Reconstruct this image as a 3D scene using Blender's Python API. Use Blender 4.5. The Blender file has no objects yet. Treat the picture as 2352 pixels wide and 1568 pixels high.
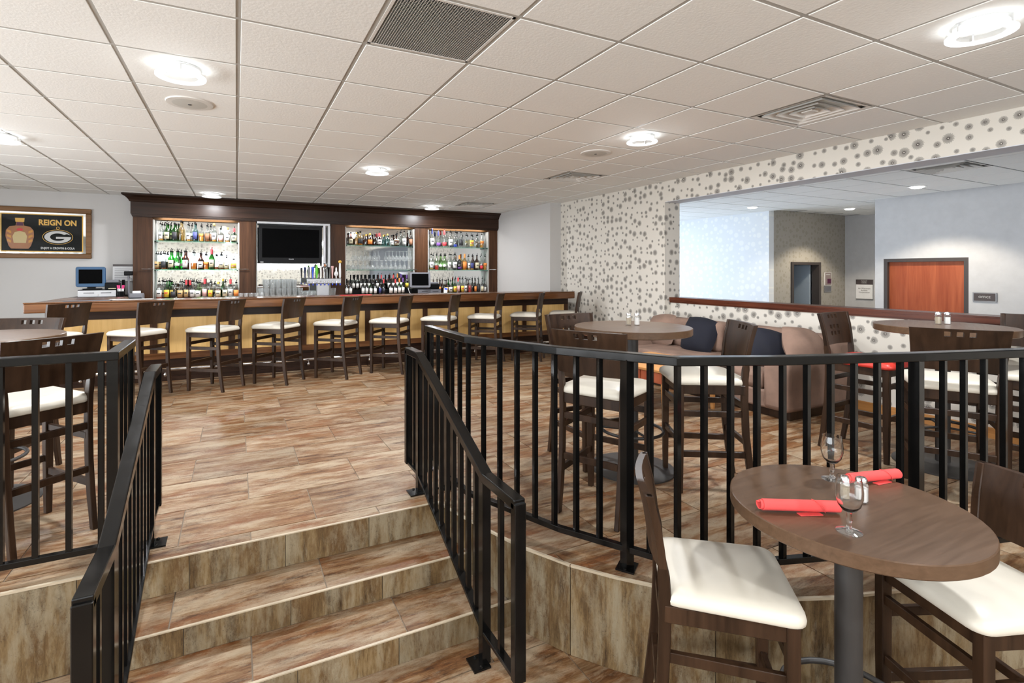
import bpy, math, random
from math import sin, cos, pi, radians, sqrt, atan2
random.seed(7)
scn = bpy.context.scene
COL = scn.collection
# ------------------------------------------------------------------ camera
EYE = 1.317                       # eye height above the raised floor (z = 0)
CE = 2.539                        # ceiling height
cam = bpy.data.cameras.new('camera'); camo = bpy.data.objects.new('camera', cam); COL.objects.link(camo)
camo.location = (0, 0, EYE); camo.rotation_euler = (pi/2, 0, -0.4521)
cam.sensor_width = 36; cam.sensor_fit = 'HORIZONTAL'; cam.lens = 1174.47/2352*36
cam.shift_x = (1176-1113.6)/2352; cam.shift_y = (622.75-784)/2352
cam.clip_start = 0.05; cam.clip_end = 100
scn.camera = camo
# ------------------------------------------------------------------ world, added daylight fill and exposure
scn.view_settings.view_transform = 'Standard'; scn.view_settings.look = 'None'
scn.view_settings.gamma = 1; scn.view_settings.use_curve_mapping = False
scn.view_settings.exposure = 0.76
scn.cycles.use_denoising = True
scn.cycles.max_bounces = 11; scn.cycles.transparent_max_bounces = 16
scn.cycles.use_adaptive_sampling = True; scn.cycles.adaptive_threshold = 0.10; scn.cycles.light_sampling_threshold = 0.03
scn.cycles.diffuse_bounces = 3; scn.cycles.glossy_bounces = 3; scn.cycles.transmission_bounces = 10
scn.cycles.sample_clamp_indirect = 4.0; scn.cycles.caustics_reflective = False; scn.cycles.caustics_refractive = False
world = bpy.data.worlds.new('world'); scn.world = world; world.use_nodes = True
wb = world.node_tree.nodes['Background']; wb.inputs[0].default_value = (0.72, 0.85, 1.0, 1); wb.inputs[1].default_value = 1.0
def area(name, loc, rot, sx, sy, power, col):
    l = bpy.data.lights.new(name, 'AREA'); l.shape = 'RECTANGLE'; l.size = sx; l.size_y = sy; l.energy = power; l.color = col
    o = bpy.data.objects.new(name, l); COL.objects.link(o); o.location = loc; o.rotation_euler = rot
    return o
DAY = (0.76, 0.86, 1.0)
area('fill_light_behind', (0.4, -3.95, 1.62), (pi/2+0.5, 0, 0), 7.4, 0.7, 250, (0.95, 0.97, 1.0))     # added fill, tilted up, just outside the made-up high windows behind
area('fill_light_left', (-5.45, 1.9, 1.0), (pi/2+0.45, 0, -pi/2), 10.2, 2.0, 550, (0.95, 0.97, 1.0))   # added ceiling fill, just outside made-up tall windows on the far left
area('fill_light_lobby', (7.4, 10.55, 1.2), (-pi/2, 0, 0), 3.2, 2.2, 140, DAY)                   # added lobby fill, just outside an unseen window put in for it

# ------------------------------------------------------------------ node helpers
def new_mat(name):
    m = bpy.data.materials.new(name); m.use_nodes = True
    nt = m.node_tree; nt.nodes.clear()
    out = nt.nodes.new('ShaderNodeOutputMaterial')
    return m, nt, out
class NT:
    def __init__(s, nt): s.nt = nt
    def n(s, t, ins=None, **kw):
        nd = s.nt.nodes.new(t)
        for k, v in kw.items(): setattr(nd, k, v)
        for k, v in (ins or {}).items():
            if isinstance(v, bpy.types.NodeSocket): s.nt.links.new(v, nd.inputs[k])
            else: nd.inputs[k].default_value = v
        return nd
    def math(s, op, a, b=0.0, c=0.0, clamp=False):
        nd = s.nt.nodes.new('ShaderNodeMath'); nd.operation = op; nd.use_clamp = clamp
        for i, v in enumerate((a, b, c)):
            if isinstance(v, bpy.types.NodeSocket): s.nt.links.new(v, nd.inputs[i])
            else: nd.inputs[i].default_value = v
        return nd.outputs[0]
    def ramp(s, fac, stops, interp='LINEAR'):
        nd = s.nt.nodes.new('ShaderNodeValToRGB'); s.nt.links.new(fac, nd.inputs[0]); cr = nd.color_ramp; cr.interpolation = interp
        while len(cr.elements) < len(stops): cr.elements.new(0.5)
        for e, (p, c) in zip(cr.elements, stops): e.position = p; e.color = (*c, 1)
        return nd.outputs[0]
    def mix(s, fac, a, b, blend='MIX'):
        nd = s.nt.nodes.new('ShaderNodeMix'); nd.data_type = 'RGBA'; nd.blend_type = blend
        for k, v in ((0, fac), (6, a), (7, b)):
            if isinstance(v, bpy.types.NodeSocket): s.nt.links.new(v, nd.inputs[k])
            else: nd.inputs[k].default_value = v if k == 0 else (*v, 1)
        return nd.outputs[2]
    def noise(s, vec, scale, detail=4, rough=0.55, dist=0.0):
        nd = s.n('ShaderNodeTexNoise', {'Vector': vec, 'Scale': scale, 'Detail': detail, 'Roughness': rough, 'Distortion': dist})
        return nd.outputs[0]
    def objvec(s, scale=(1, 1, 1), spread=40.0):
        tc = s.nt.nodes.new('ShaderNodeTexCoord'); oi = s.nt.nodes.new('ShaderNodeObjectInfo')
        off = s.math('MULTIPLY', oi.outputs['Random'], spread)
        cv = s.n('ShaderNodeCombineXYZ', {0: off, 1: off, 2: off})
        ad = s.n('ShaderNodeVectorMath', {0: tc.outputs['Object'], 1: cv.outputs[0]}, operation='ADD')
        mp = s.n('ShaderNodeMapping', {0: ad.outputs[0], 3: scale})
        return mp.outputs[0]
    def bump(s, h, strength, dist=0.01):
        return s.n('ShaderNodeBump', {'Height': h, 'Strength': strength, 'Distance': dist}).outputs[0]
MATS = {}
def plain(name, col, rough=0.5, metal=0.0, var=0.06, vscale=14.0, coat=0.0, spec=0.5, bump=0.0):
    """Principled with a faint noise in colour and gloss."""
    m, nt, out = new_mat(name); s = NT(nt)
    v = s.objvec()
    nz = s.noise(v, vscale, 4)
    c = s.mix(nz, tuple(x*(1-var) for x in col), tuple(min(1, x*(1+var)) for x in col))
    ins = {'Base Color': c, 'Roughness': s.math('MULTIPLY_ADD', nz, 0.12, rough-0.06), 'Metallic': metal, 'Coat Weight': coat, 'Coat Roughness': 0.15, 'Specular IOR Level': spec}
    if bump: ins['Normal'] = s.bump(nz, bump)
    p = s.n('ShaderNodeBsdfPrincipled', ins); nt.links.new(p.outputs[0], out.inputs[0]); MATS[name] = m
    return m
def wood(name, dark, light, rough=0.35, axis=0, fine=26.0, coat=0.0, spec=0.32):
    m, nt, out = new_mat(name); s = NT(nt)
    sc = [fine, fine, fine]; sc[axis] = fine*0.06
    v = s.objvec(tuple(sc)); a = s.noise(v, 1.0, 5, 0.6, 0.4)
    sc2 = [3.5, 3.5, 3.5]; sc2[axis] = 0.7
    b = s.noise(s.objvec(tuple(sc2)), 1.0, 2)
    f = s.math('ADD', s.math('MULTIPLY', a, 0.65), s.math('MULTIPLY', b, 0.35))
    c = s.ramp(f, [(0.36, dark), (0.64, light)])
    p = s.n('ShaderNodeBsdfPrincipled', {'Base Color': c, 'Roughness': s.math('MULTIPLY_ADD', a, 0.15, rough-0.07), 'Coat Weight': coat, 'Coat Roughness': 0.12, 'Specular IOR Level': spec, 'Normal': s.bump(a, 0.08, 0.002)})
    nt.links.new(p.outputs[0], out.inputs[0]); MATS[name] = m
    return m
def stone_tile(name, axis, stops, wash, rust):
    """Porcelain tile: streaks along one local axis, cloudy whitewash, rusty and mineral patches."""
    m, nt, out = new_mat(name); s = NT(nt)
    def nz(across, al, spread, detail, rough, dist):
        sc = [across]*3; sc[axis] = al
        return s.noise(s.objvec(tuple(sc), spread), 1.0, detail, rough, dist)
    a = nz(19.0, 2.6, 40.0, 9, 0.74, 0.08); b = nz(8.0, 2.3, 23.0, 10, 0.76, 0.12); r = nz(5.5, 2.0, 31.0, 8, 0.72, 0.15)
    c0 = s.ramp(a, stops)
    c1 = s.mix(s.ramp(r, [(0.48, (0, 0, 0)), (0.62, (0.88, 0.88, 0.88))]), c0, rust)
    c2 = s.mix(s.ramp(b, [(0.46, (0, 0, 0)), (0.61, (0.88, 0.88, 0.88))]), c1, wash)
    sp = s.noise(s.objvec((1, 1, 1), 11.0), 120.0, 4, 0.75)
    c3 = s.mix(s.ramp(s.math('MULTIPLY_ADD', a, -0.35, s.math('ADD', sp, 0.17)), [(0.58, (0, 0, 0)), (0.68, (0.6, 0.6, 0.6))]), c2, (0.045, 0.026, 0.014))
    oi = nt.nodes.new('ShaderNodeObjectInfo')
    tone = s.math('MULTIPLY_ADD', oi.outputs['Random'], 0.30, 0.85)
    c4 = s.n('ShaderNodeVectorMath', {0: c3, 3: tone}, operation='SCALE').outputs[0]
    p = s.n('ShaderNodeBsdfPrincipled', {'Base Color': c4, 'Roughness': s.math('MULTIPLY_ADD', sp, 0.3, 0.34), 'Specular IOR Level': 0.35, 'Normal': s.bump(sp, 0.12, 0.003)})
    nt.links.new(p.outputs[0], out.inputs[0]); MATS[name] = m
    return m
def flower_paper(name, axis, bg, ink, scale=6.6, ink_amt=0.92, rays=True, rough=0.6):
    """Wallpaper printed with dandelion heads; axis 0: wall plane across x, 1: across y."""
    m, nt, out = new_mat(name); s = NT(nt)
    g = s.n('ShaderNodeNewGeometry'); sx = s.n('ShaderNodeSeparateXYZ', {0: g.outputs['Position']})
    P = s.n('ShaderNodeCombineXYZ', {0: sx.outputs[axis], 1: sx.outputs[2], 2: 0.0}).outputs[0]
    vo = s.n('ShaderNodeTexVoronoi', {'Vector': P, 'Scale': scale, 'Randomness': 0.75}, voronoi_dimensions='2D', feature='F1')
    d = s.n('ShaderNodeVectorMath', {0: P, 1: vo.outputs['Position']}, operation='SUBTRACT').outputs[0]
    sd = s.n('ShaderNodeSeparateXYZ', {0: d})
    r = s.n('ShaderNodeVectorMath', {0: d}, operation='LENGTH').outputs['Value']
    rc = s.n('ShaderNodeSeparateColor', {0: vo.outputs['Color']})
    R = s.math('MULTIPLY_ADD', s.math('POWER', rc.outputs[0], 1.6), 0.30/scale, 0.17/scale)
    q = s.math('DIVIDE', r, R)
    ang = s.math('ARCTAN2', sd.outputs[1], sd.outputs[0])
    edge = s.math('MULTIPLY_ADD', s.math('SINE', s.math('MULTIPLY', ang, 17.0)), 0.10, 0.92)
    inside = s.math('LESS_THAN', q, edge)
    if rays:
        ln = s.math('SINE', s.math('MULTIPLY', ang, 42.0))
        line = s.math('GREATER_THAN', ln, s.math('MULTIPLY_ADD', q, 1.55, -1.15))
        core = s.math('MULTIPLY', s.math('LESS_THAN', q, 0.27), s.math('GREATER_THAN', q, 0.11))
        dot = s.math('GREATER_THAN', q, 0.11)
        mk = s.math('MULTIPLY', s.math('MULTIPLY', s.math('MAXIMUM', s.math('MULTIPLY', line, inside), core), dot), ink_amt)
    else:
        mk = s.math('MULTIPLY', inside, ink_amt)
    nz = s.noise(P, 3.0, 4)
    c = s.mix(mk, s.mix(nz, tuple(x*0.96 for x in bg), bg), ink)
    p = s.n('ShaderNodeBsdfPrincipled', {'Base Color': c, 'Roughness': rough})
    nt.links.new(p.outputs[0], out.inputs[0]); MATS[name] = m
    return m
def glassy(name, tint, gloss=0.10, rough=0.03, haze=0.0, edge=0.55):
    """Thin clear glass: tinted see-through plus mirror reflection towards the edges."""
    m, nt, out = new_mat(name); s = NT(nt)
    nz = s.noise(s.objvec(), 8.0, 2)
    tr = s.n('ShaderNodeBsdfTransparent', {0: s.mix(nz, tuple(t*0.97 for t in tint), tint)})
    gl = s.n('ShaderNodeBsdfGlossy', {0: (1, 1, 1, 1), 'Roughness': rough})
    lw = s.n('ShaderNodeLayerWeight', {0: 0.35})
    f = s.math('MULTIPLY_ADD', lw.outputs[1], edge, gloss, clamp=True)
    mx = s.n('ShaderNodeMixShader', {0: f, 1: tr.outputs[0], 2: gl.outputs[0]})
    if haze:
        df = s.n('ShaderNodeBsdfTranslucent', {0: (0.9, 0.93, 0.93, 1)}); d2 = s.n('ShaderNodeBsdfDiffuse', {0: (0.9, 0.93, 0.93, 1)})
        dd = s.n('ShaderNodeMixShader', {0: 0.5, 1: df.outputs[0], 2: d2.outputs[0]}); mx = s.n('ShaderNodeMixShader', {0: haze, 1: mx.outputs[0], 2: dd.outputs[0]})
    nt.links.new(mx.outputs[0], out.inputs[0]); MATS[name] = m
    return m
def emit(name, col, strength):
    m, nt, out = new_mat(name); s = NT(nt)
    nz = s.noise(s.objvec(), 4.0, 1)
    e = s.n('ShaderNodeEmission', {0: s.mix(nz, tuple(c*0.98 for c in col), col), 1: strength})
    nt.links.new(e.outputs[0], out.inputs[0]); MATS[name] = m
    return m
# ------------------------------------------------------------------ materials
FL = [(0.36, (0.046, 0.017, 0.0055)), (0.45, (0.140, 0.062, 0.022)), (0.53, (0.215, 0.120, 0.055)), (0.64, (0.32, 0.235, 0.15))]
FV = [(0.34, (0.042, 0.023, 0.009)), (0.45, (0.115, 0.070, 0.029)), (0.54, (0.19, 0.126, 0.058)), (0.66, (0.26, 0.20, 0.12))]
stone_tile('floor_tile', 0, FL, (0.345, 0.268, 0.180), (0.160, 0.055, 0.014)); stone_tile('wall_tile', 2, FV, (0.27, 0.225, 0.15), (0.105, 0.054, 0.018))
plain('grout', (0.24, 0.19, 0.14), 0.8); plain('nosing', (0.48, 0.40, 0.29), 0.4)
plain('ceiling_tile', (0.87, 0.868, 0.838), 0.9, var=0.03, vscale=60, bump=0.15); plain('tbar', (0.46, 0.45, 0.42), 0.5, var=0.02); plain('tbar_grey', (0.16, 0.16, 0.17), 0.5, var=0.02)
plain('white_wall', (0.52, 0.505, 0.49), 0.7, var=0.02, vscale=3)
flower_paper('paper_y', 1, (0.67, 0.63, 0.56), (0.040, 0.032, 0.027), 9.8); flower_paper('paper_x', 0, (0.67, 0.63, 0.56), (0.040, 0.032, 0.027), 9.8)
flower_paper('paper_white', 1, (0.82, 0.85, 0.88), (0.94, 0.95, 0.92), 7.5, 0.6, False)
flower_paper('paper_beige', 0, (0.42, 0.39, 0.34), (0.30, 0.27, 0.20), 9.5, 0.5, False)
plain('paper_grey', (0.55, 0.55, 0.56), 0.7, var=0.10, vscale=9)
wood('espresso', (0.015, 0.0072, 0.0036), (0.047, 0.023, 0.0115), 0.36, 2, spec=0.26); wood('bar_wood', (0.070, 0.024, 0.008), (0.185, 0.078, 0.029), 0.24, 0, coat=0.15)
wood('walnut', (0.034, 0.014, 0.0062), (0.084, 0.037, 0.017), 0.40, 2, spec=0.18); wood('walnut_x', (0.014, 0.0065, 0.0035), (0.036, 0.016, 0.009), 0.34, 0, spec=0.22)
wood('maple', (0.60, 0.36, 0.12), (0.76, 0.50, 0.20), 0.35, 2, 18); wood('table_laminate', (0.080, 0.045, 0.025), (0.118, 0.068, 0.039), 0.30, 0, 60)
wood('cherry', (0.28, 0.06, 0.025), (0.42, 0.11, 0.045), 0.35, 2, 20); wood('cap_wood', (0.055, 0.013, 0.006), (0.125, 0.032, 0.013), 0.28, 1)
wood('oak', (0.40, 0.17, 0.05), (0.58, 0.28, 0.09), 0.4, 1); wood('frame_wood', (0.10, 0.045, 0.012), (0.20, 0.095, 0.03), 0.4, 0)
plain('cream_vinyl', (0.60, 0.555, 0.47), 0.42, var=0.03, bump=0.03); plain('red_vinyl', (0.62, 0.045, 0.03), 0.4)
plain('black_metal', (0.004, 0.0038, 0.0036), 0.17, var=0.2, spec=0.32); plain('cast_iron', (0.034, 0.031, 0.029), 0.5); plain('chrome', (0.82, 0.82, 0.84), 0.12, 1.0, var=0.02)
plain('steel', (0.40, 0.40, 0.41), 0.38, 1.0); plain('suede', (0.235, 0.150, 0.112), 0.9, var=0.5, vscale=5, bump=0.1); plain('navy', (0.004, 0.005, 0.013), 0.85, var=0.3, bump=0.1)
plain('black_plastic', (0.006, 0.006, 0.0065), 0.35, spec=0.1); plain('grey_plastic', (0.16, 0.16, 0.18), 0.45); plain('blue_plastic', (0.020, 0.085, 0.19), 0.4); plain('white_plastic', (0.80, 0.80, 0.79), 0.4)
plain('screen', (0.0006, 0.0006, 0.0007), 0.45, var=0.02, spec=0.03); plain('mirror', (0.80, 0.82, 0.81), 0.03, 1.0, var=0.01); plain('napkin', (0.74, 0.075, 0.07), 0.85, bump=0.1)
plain('door_frame', (0.055, 0.045, 0.042), 0.45); plain('sign_dark', (0.07, 0.055, 0.055), 0.4); plain('paper', (0.85, 0.85, 0.86), 0.7); plain('maroon', (0.09, 0.01, 0.05), 0.5)
plain('gold', (0.80, 0.46, 0.07), 0.4); plain('poster_black', (0.006, 0.007, 0.0065), 0.4, spec=0.1); plain('poster_white', (0.62, 0.62, 0.60), 0.3); plain('amber_print', (0.36, 0.13, 0.03), 0.3); plain('cream_print', (0.62, 0.48, 0.22), 0.4)
plain('speaker_grille', (0.55, 0.54, 0.50), 0.7); plain('duct_dark', (0.10, 0.08, 0.06), 0.7); plain('vent_metal', (0.70, 0.68, 0.64), 0.5)
plain('salt', (0.85, 0.83, 0.80), 0.9); plain('pepper', (0.42, 0.35, 0.25), 0.95, var=0.5, vscale=300); plain('lobby_wall', (0.62, 0.64, 0.68), 0.7); plain('lobby_glass_room', (0.35, 0.42, 0.50), 0.4)
plain('exit_red', (0.75, 0.03, 0.03), 0.4); plain('grey_mauve', (0.30, 0.24, 0.23), 0.5); plain('pink', (0.80, 0.06, 0.25), 0.5)
glassy('glass', (0.985, 0.99, 0.988), 0.08, 0.03, 0.035); glassy('barware', (0.995, 1.0, 0.998), 0.05, 0.05, 0.14, 0.32); glassy('shelf_glass', (0.72, 0.93, 0.85), 0.06)
glassy('picture_glass', (0.97, 0.97, 0.97), 0.0, 0.02, 0.0, 0.18)
m_, nt_g, out_g = new_mat('crystal'); sg = NT(nt_g)
gg = sg.n('ShaderNodeBsdfGlass', {0: sg.mix(sg.noise(sg.objvec(), 5.0, 1), (0.985, 0.99, 0.99), (1, 1, 1)), 'Roughness': 0.0, 'IOR': 1.45}); nt_g.links.new(gg.outputs[0], out_g.inputs[0]); MATS['crystal'] = m_
emit('lamp', (1.0, 0.99, 0.98), 2.4); emit('lamp_ring', (0.95, 0.98, 1.0), 0.85); emit('lobby_lamp', (1.0, 0.97, 0.90), 9.0); emit('exit_letters', (1.0, 0.06, 0.05), 3.0)
emit('shelf_lamp', (1.0, 0.96, 0.90), 1.5)
GL = {'c': ('clear', (0.85, 0.88, 0.87)), 'g': ('green', (0.07, 0.46, 0.10)), 'y': ('gold', (0.86, 0.74, 0.46)), 't': ('teal', (0.35, 0.62, 0.62)), 'b': ('brown', (0.26, 0.085, 0.02)), 'e': ('pale green', (0.72, 0.88, 0.62)), 'k': ('dark', (0.035, 0.035, 0.025))}
for k, (nm, c) in GL.items(): glassy('bottle_'+k, c, 0.08, 0.06)
LQ = {'a': (0.62, 0.28, 0.04), 'b': (0.24, 0.065, 0.012), 'o': (0.72, 0.20, 0.02), 'r': (0.50, 0.03, 0.02), 'y': (0.85, 0.65, 0.06), 'n': (0.02, 0.06, 0.55)}
for k, c in LQ.items(): plain('liquid_'+k, c, 0.2)
LB = {'W': ('white', (0.80, 0.78, 0.74)), 'C': ('cream', (0.70, 0.62, 0.42)), 'K': ('black', (0.03, 0.03, 0.035)), 'N': ('navy', (0.05, 0.06, 0.20)), 'O': ('orange', (0.80, 0.25, 0.05)), 'B': ('brown', (0.22, 0.10, 0.05)), 'P': ('pink', (0.75, 0.45, 0.42)), 'Y': ('yellow', (0.80, 0.58, 0.06)), 'T': ('tan', (0.55, 0.36, 0.16)), 'w': ('small white', (0.75, 0.76, 0.70)), 'V': ('purple', (0.16, 0.06, 0.30)), 'R': ('red', (0.70, 0.05, 0.06))}
for k, (nm, c) in LB.items(): plain('label_'+k, c, 0.6)
CP = {'p': ('black pourer', 'black_plastic'), 'k': ('black cap', 'black_plastic'), 'y': ('gold cap', 'gold'), 'r': ('red neck', 'label_R'), 'o': ('orange cap', 'label_O'), 'n': ('blue neck', 'label_N'), 'v': ('purple cap', 'label_V')}
# ------------------------------------------------------------------ mesh helpers
class MB:
    def __init__(s): s.v = []; s.f = []
    def add(s, vs, fs):
        o = len(s.v); s.v += [tuple(v) for v in vs]; s.f += [tuple(i+o for i in f) for f in fs]; return s
    def box(s, a, b):
        (x0, y0, z0), (x1, y1, z1) = a, b
        return s.add([(x0,y0,z0),(x1,y0,z0),(x1,y1,z0),(x0,y1,z0),(x0,y0,z1),(x1,y0,z1),(x1,y1,z1),(x0,y1,z1)],
                     [(3,2,1,0),(4,5,6,7),(0,1,5,4),(1,2,6,5),(2,3,7,6),(3,0,4,7)])
    def prism(s, poly, z0, z1):
        n = len(poly)
        return s.add([(x,y,z0) for x,y in poly]+[(x,y,z1) for x,y in poly],
                     [tuple(range(n-1,-1,-1)), tuple(range(n,2*n))]+[(i,(i+1)%n,n+(i+1)%n,n+i) for i in range(n)])
    def sweep(s, path, w, d, up=(0,0,1)):
        """Rectangular bar w (sideways) by d (along the perpendicular) following a 3-D polyline."""
        from mathutils import Vector as V
        P = [V(p) for p in path]; rings = []
        for i, p in enumerate(P):
            t = ((P[i]-P[i-1]).normalized() if i else V()) + ((P[i+1]-P[i]).normalized() if i < len(P)-1 else V())
            t.normalize(); u = V(up); sd = t.cross(u)
            if sd.length < 1e-4: sd = t.cross(V((1,0,0)))
            sd.normalize(); n = sd.cross(t).normalized()
            k = 1.0
            if 0 < i < len(P)-1: k = 1/max(0.5, sqrt(max(0, (1+(P[i]-P[i-1]).normalized().dot((P[i+1]-P[i]).normalized()))/2)))
            flat = abs((P[i]-P[i-1]).normalized().z-(P[i+1]-P[i]).normalized().z) < 1e-3 if 0 < i < len(P)-1 else True
            kw, kd = (k, 1) if flat else (1, k)
            rings.append([p+sd*(a*w/2*kw)+n*(b*d/2*kd) for a, b in ((-1,-1),(1,-1),(1,1),(-1,1))])
        vs = [v for r in rings for v in r]; m = len(rings)
        fs = [(4*i+j, 4*i+(j+1)%4, 4*i+4+(j+1)%4, 4*i+4+j) for i in range(m-1) for j in range(4)]
        return s.add(vs, fs+[(3,2,1,0), tuple(4*(m-1)+j for j in range(4))])
    def lathe(s, prof, n=16, c=(0,0,0), ex=1.0, ey=1.0, cap=True):
        x0, y0, z0 = c; vs = []; fs = []; m = len(prof)
        for r, z in prof:
            for k in range(n): a = 2*pi*k/n; vs.append((x0+r*cos(a)*ex, y0+r*sin(a)*ey, z0+z))
        for i in range(m-1):
            for k in range(n): fs.append((i*n+k, i*n+(k+1)%n, (i+1)*n+(k+1)%n, (i+1)*n+k))
        if cap: fs += [tuple(range(n-1,-1,-1)), tuple((m-1)*n+k for k in range(n))]
        return s.add(vs, fs)
    def tube(s, path, r, n=8):
        from mathutils import Vector as V
        P = [V(p) for p in path]; vs = []; fs = []
        for i, p in enumerate(P):
            t = ((P[i]-P[i-1]) if i else V()) + ((P[i+1]-P[i]) if i < len(P)-1 else V()); t.normalize()
            a = t.cross(V((0,0,1)));  a = a if a.length > 1e-4 else t.cross(V((1,0,0)))
            a.normalize(); b = t.cross(a)
            rr = r[i] if isinstance(r, (list, tuple)) else r
            vs += [p+a*cos(2*pi*k/n)*rr+b*sin(2*pi*k/n)*rr for k in range(n)]
        for i in range(len(P)-1):
            for k in range(n): fs.append((i*n+k, (i+1)*n+k, (i+1)*n+(k+1)%n, i*n+(k+1)%n))
        fs += [tuple(range(n)), tuple((len(P)-1)*n+k for k in range(n-1,-1,-1))]
        return s.add(vs, fs)
    def torus(s, R, r, c=(0,0,0), n=28, m=8):
        vs = []; fs = []
        for i in range(n):
            a = 2*pi*i/n
            for j in range(m): b = 2*pi*j/m; q = R+r*cos(b); vs.append((c[0]+q*cos(a), c[1]+q*sin(a), c[2]+r*sin(b)))
        for i in range(n):
            for j in range(m): fs.append((i*m+j, ((i+1)%n)*m+j, ((i+1)%n)*m+(j+1)%m, i*m+(j+1)%m))
        return s.add(vs, fs)
    def loft(s, outline, layers, cap=True):
        """outline: list of (x,y); layers: (scale or (sx,sy), z) from bottom to top; a dome when the last scale is small."""
        n = len(outline); vs = []; fs = []
        for sc, z in layers:
            a, b = sc if isinstance(sc, tuple) else (sc, sc)
            vs += [(x*a, y*b, z) for x, y in outline]
        for i in range(len(layers)-1):
            for k in range(n): fs.append((i*n+k, i*n+(k+1)%n, (i+1)*n+(k+1)%n, (i+1)*n+k))
        if cap: fs += [tuple(range(n-1,-1,-1)), tuple((len(layers)-1)*n+k for k in range(n))]
        return s.add(vs, fs)
    def panel(s, xs, zs, holes, fn, th):
        """Sheet of thickness th with square holes; fn(x, z) -> (x, y, z) of the front skin (y grows backwards)."""
        nx, nz = len(xs), len(zs); F = [[fn(x, z) for x in xs] for z in zs]
        vs = [p for row in F for p in row]+[(p[0], p[1]+th, p[2]) for row in F for p in row]
        fs = []; N = nx*nz; has = lambda i, j: 0 <= i < nx-1 and 0 <= j < nz-1 and (i, j) not in holes
        for j in range(nz-1):
            for i in range(nx-1):
                if not has(i, j): continue
                a, b, c, d = j*nx+i, j*nx+i+1, (j+1)*nx+i+1, (j+1)*nx+i
                fs += [(a,b,c,d), (N+d,N+c,N+b,N+a)]
                if not has(i, j-1): fs.append((b,a,N+a,N+b))
                if not has(i, j+1): fs.append((d,c,N+c,N+d))
                if not has(i-1, j): fs.append((a,d,N+d,N+a))
                if not has(i+1, j): fs.append((c,b,N+b,N+c))
        return s.add(vs, fs)
    def mesh(s, name, mat, smooth=None):
        me = bpy.data.meshes.new(name); me.from_pydata(s.v, [], s.f); me.update()
        me.materials.append(MATS[mat])
        if smooth: me.shade_smooth(); me.set_sharp_from_angle(angle=radians(smooth))
        return me
def place(name, me, parent=None, loc=(0,0,0), rot=(0,0,0), bev=0, seg=1):
    o = bpy.data.objects.new(name, me); COL.objects.link(o); o.parent = parent; o.location = loc; o.rotation_euler = rot
    if bev:
        b = o.modifiers.new('bevel', 'BEVEL'); b.width = bev; b.segments = seg; b.limit_method = 'ANGLE'; b.angle_limit = radians(40)
    return o
def obj(name, mb, mat, parent=None, loc=(0,0,0), rot=(0,0,0), smooth=None, bev=0, seg=1):
    return place(name, mb.mesh(name, mat, smooth), parent, loc, rot, bev, seg)
def tag(o, label, cat, group=None, kind=None):
    o['label'] = label; o['category'] = cat
    if group: o['group'] = group
    if kind: o['kind'] = kind
    return o
def thing(name, label, cat, loc=(0,0,0), rz=0, group=None):
    o = bpy.data.objects.new(name, None); COL.objects.link(o); o.location = loc; o.rotation_euler = (0,0,rz); o.empty_display_size = 0.1
    return tag(o, label, cat, group)
def struct(name, mb, mat, label, cat, smooth=None): return tag(obj(name, mb, mat, smooth=smooth), label, cat, kind='structure')
def dup(root, loc, rz=None, label=None, group=None):
    r = root.copy(); COL.objects.link(r); r.location = loc
    if rz is not None: r.rotation_euler = (0,0,rz)
    if label: r['label'] = label
    if group: r['group'] = group
    for ch in list(root.children):
        c = ch.copy(); COL.objects.link(c); c.parent = r
        for g in list(ch.children):
            d = g.copy(); COL.objects.link(d); d.parent = c
    return r
def text(name, body, mat, parent, loc, rot, size, depth=0.0006, width=None, bold=0.0, align='CENTER', sx=1.0):
    cu = bpy.data.curves.new(name, 'FONT'); cu.body = body; cu.size = size; cu.extrude = depth; cu.align_x = align; cu.align_y = 'CENTER'; cu.offset = bold; cu.resolution_u = 3
    tmp = bpy.data.objects.new(name, cu); COL.objects.link(tmp)
    dg = bpy.context.evaluated_depsgraph_get(); me = bpy.data.meshes.new_from_object(tmp.evaluated_get(dg)); bpy.data.objects.remove(tmp)
    me.materials.clear(); me.materials.append(MATS[mat])
    o = place(name, me, parent, loc, rot); o.scale = (sx, 1, 1)
    return o
def rrect(w, d, r, n=5, taper=1.0):
    """Rounded rectangle outline (ccw); back (-y) edge narrowed by taper."""
    pts = []
    for cx, cy, a0 in ((w/2-r, d/2-r, 0), (-w/2+r, d/2-r, pi/2), (-w/2+r, -d/2+r, pi), (w/2-r, -d/2+r, 3*pi/2)):
        for k in range(n+1):
            a = a0+pi/2*k/n; x, y = cx+r*cos(a), cy+r*sin(a)
            t = taper+(1-taper)*(y+d/2)/d; pts.append((x*t, y))
    return pts
def clip(poly, a, b):
    """Keep the part of poly on the left of the line a -> b."""
    f = lambda p: (b[0]-a[0])*(p[1]-a[1])-(b[1]-a[1])*(p[0]-a[0])
    out = []
    for i, p in enumerate(poly):
        q = poly[(i+1) % len(poly)]; fp, fq = f(p), f(q)
        if fp >= 0: out.append(p)
        if fp*fq < 0: t = fp/(fp-fq); out.append((p[0]+(q[0]-p[0])*t, p[1]+(q[1]-p[1])*t))
    return out
def parea(p): return abs(sum(p[i][0]*p[(i+1) % len(p)][1]-p[(i+1) % len(p)][0]*p[i][1] for i in range(len(p)))/2) if len(p) > 2 else 0

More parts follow.
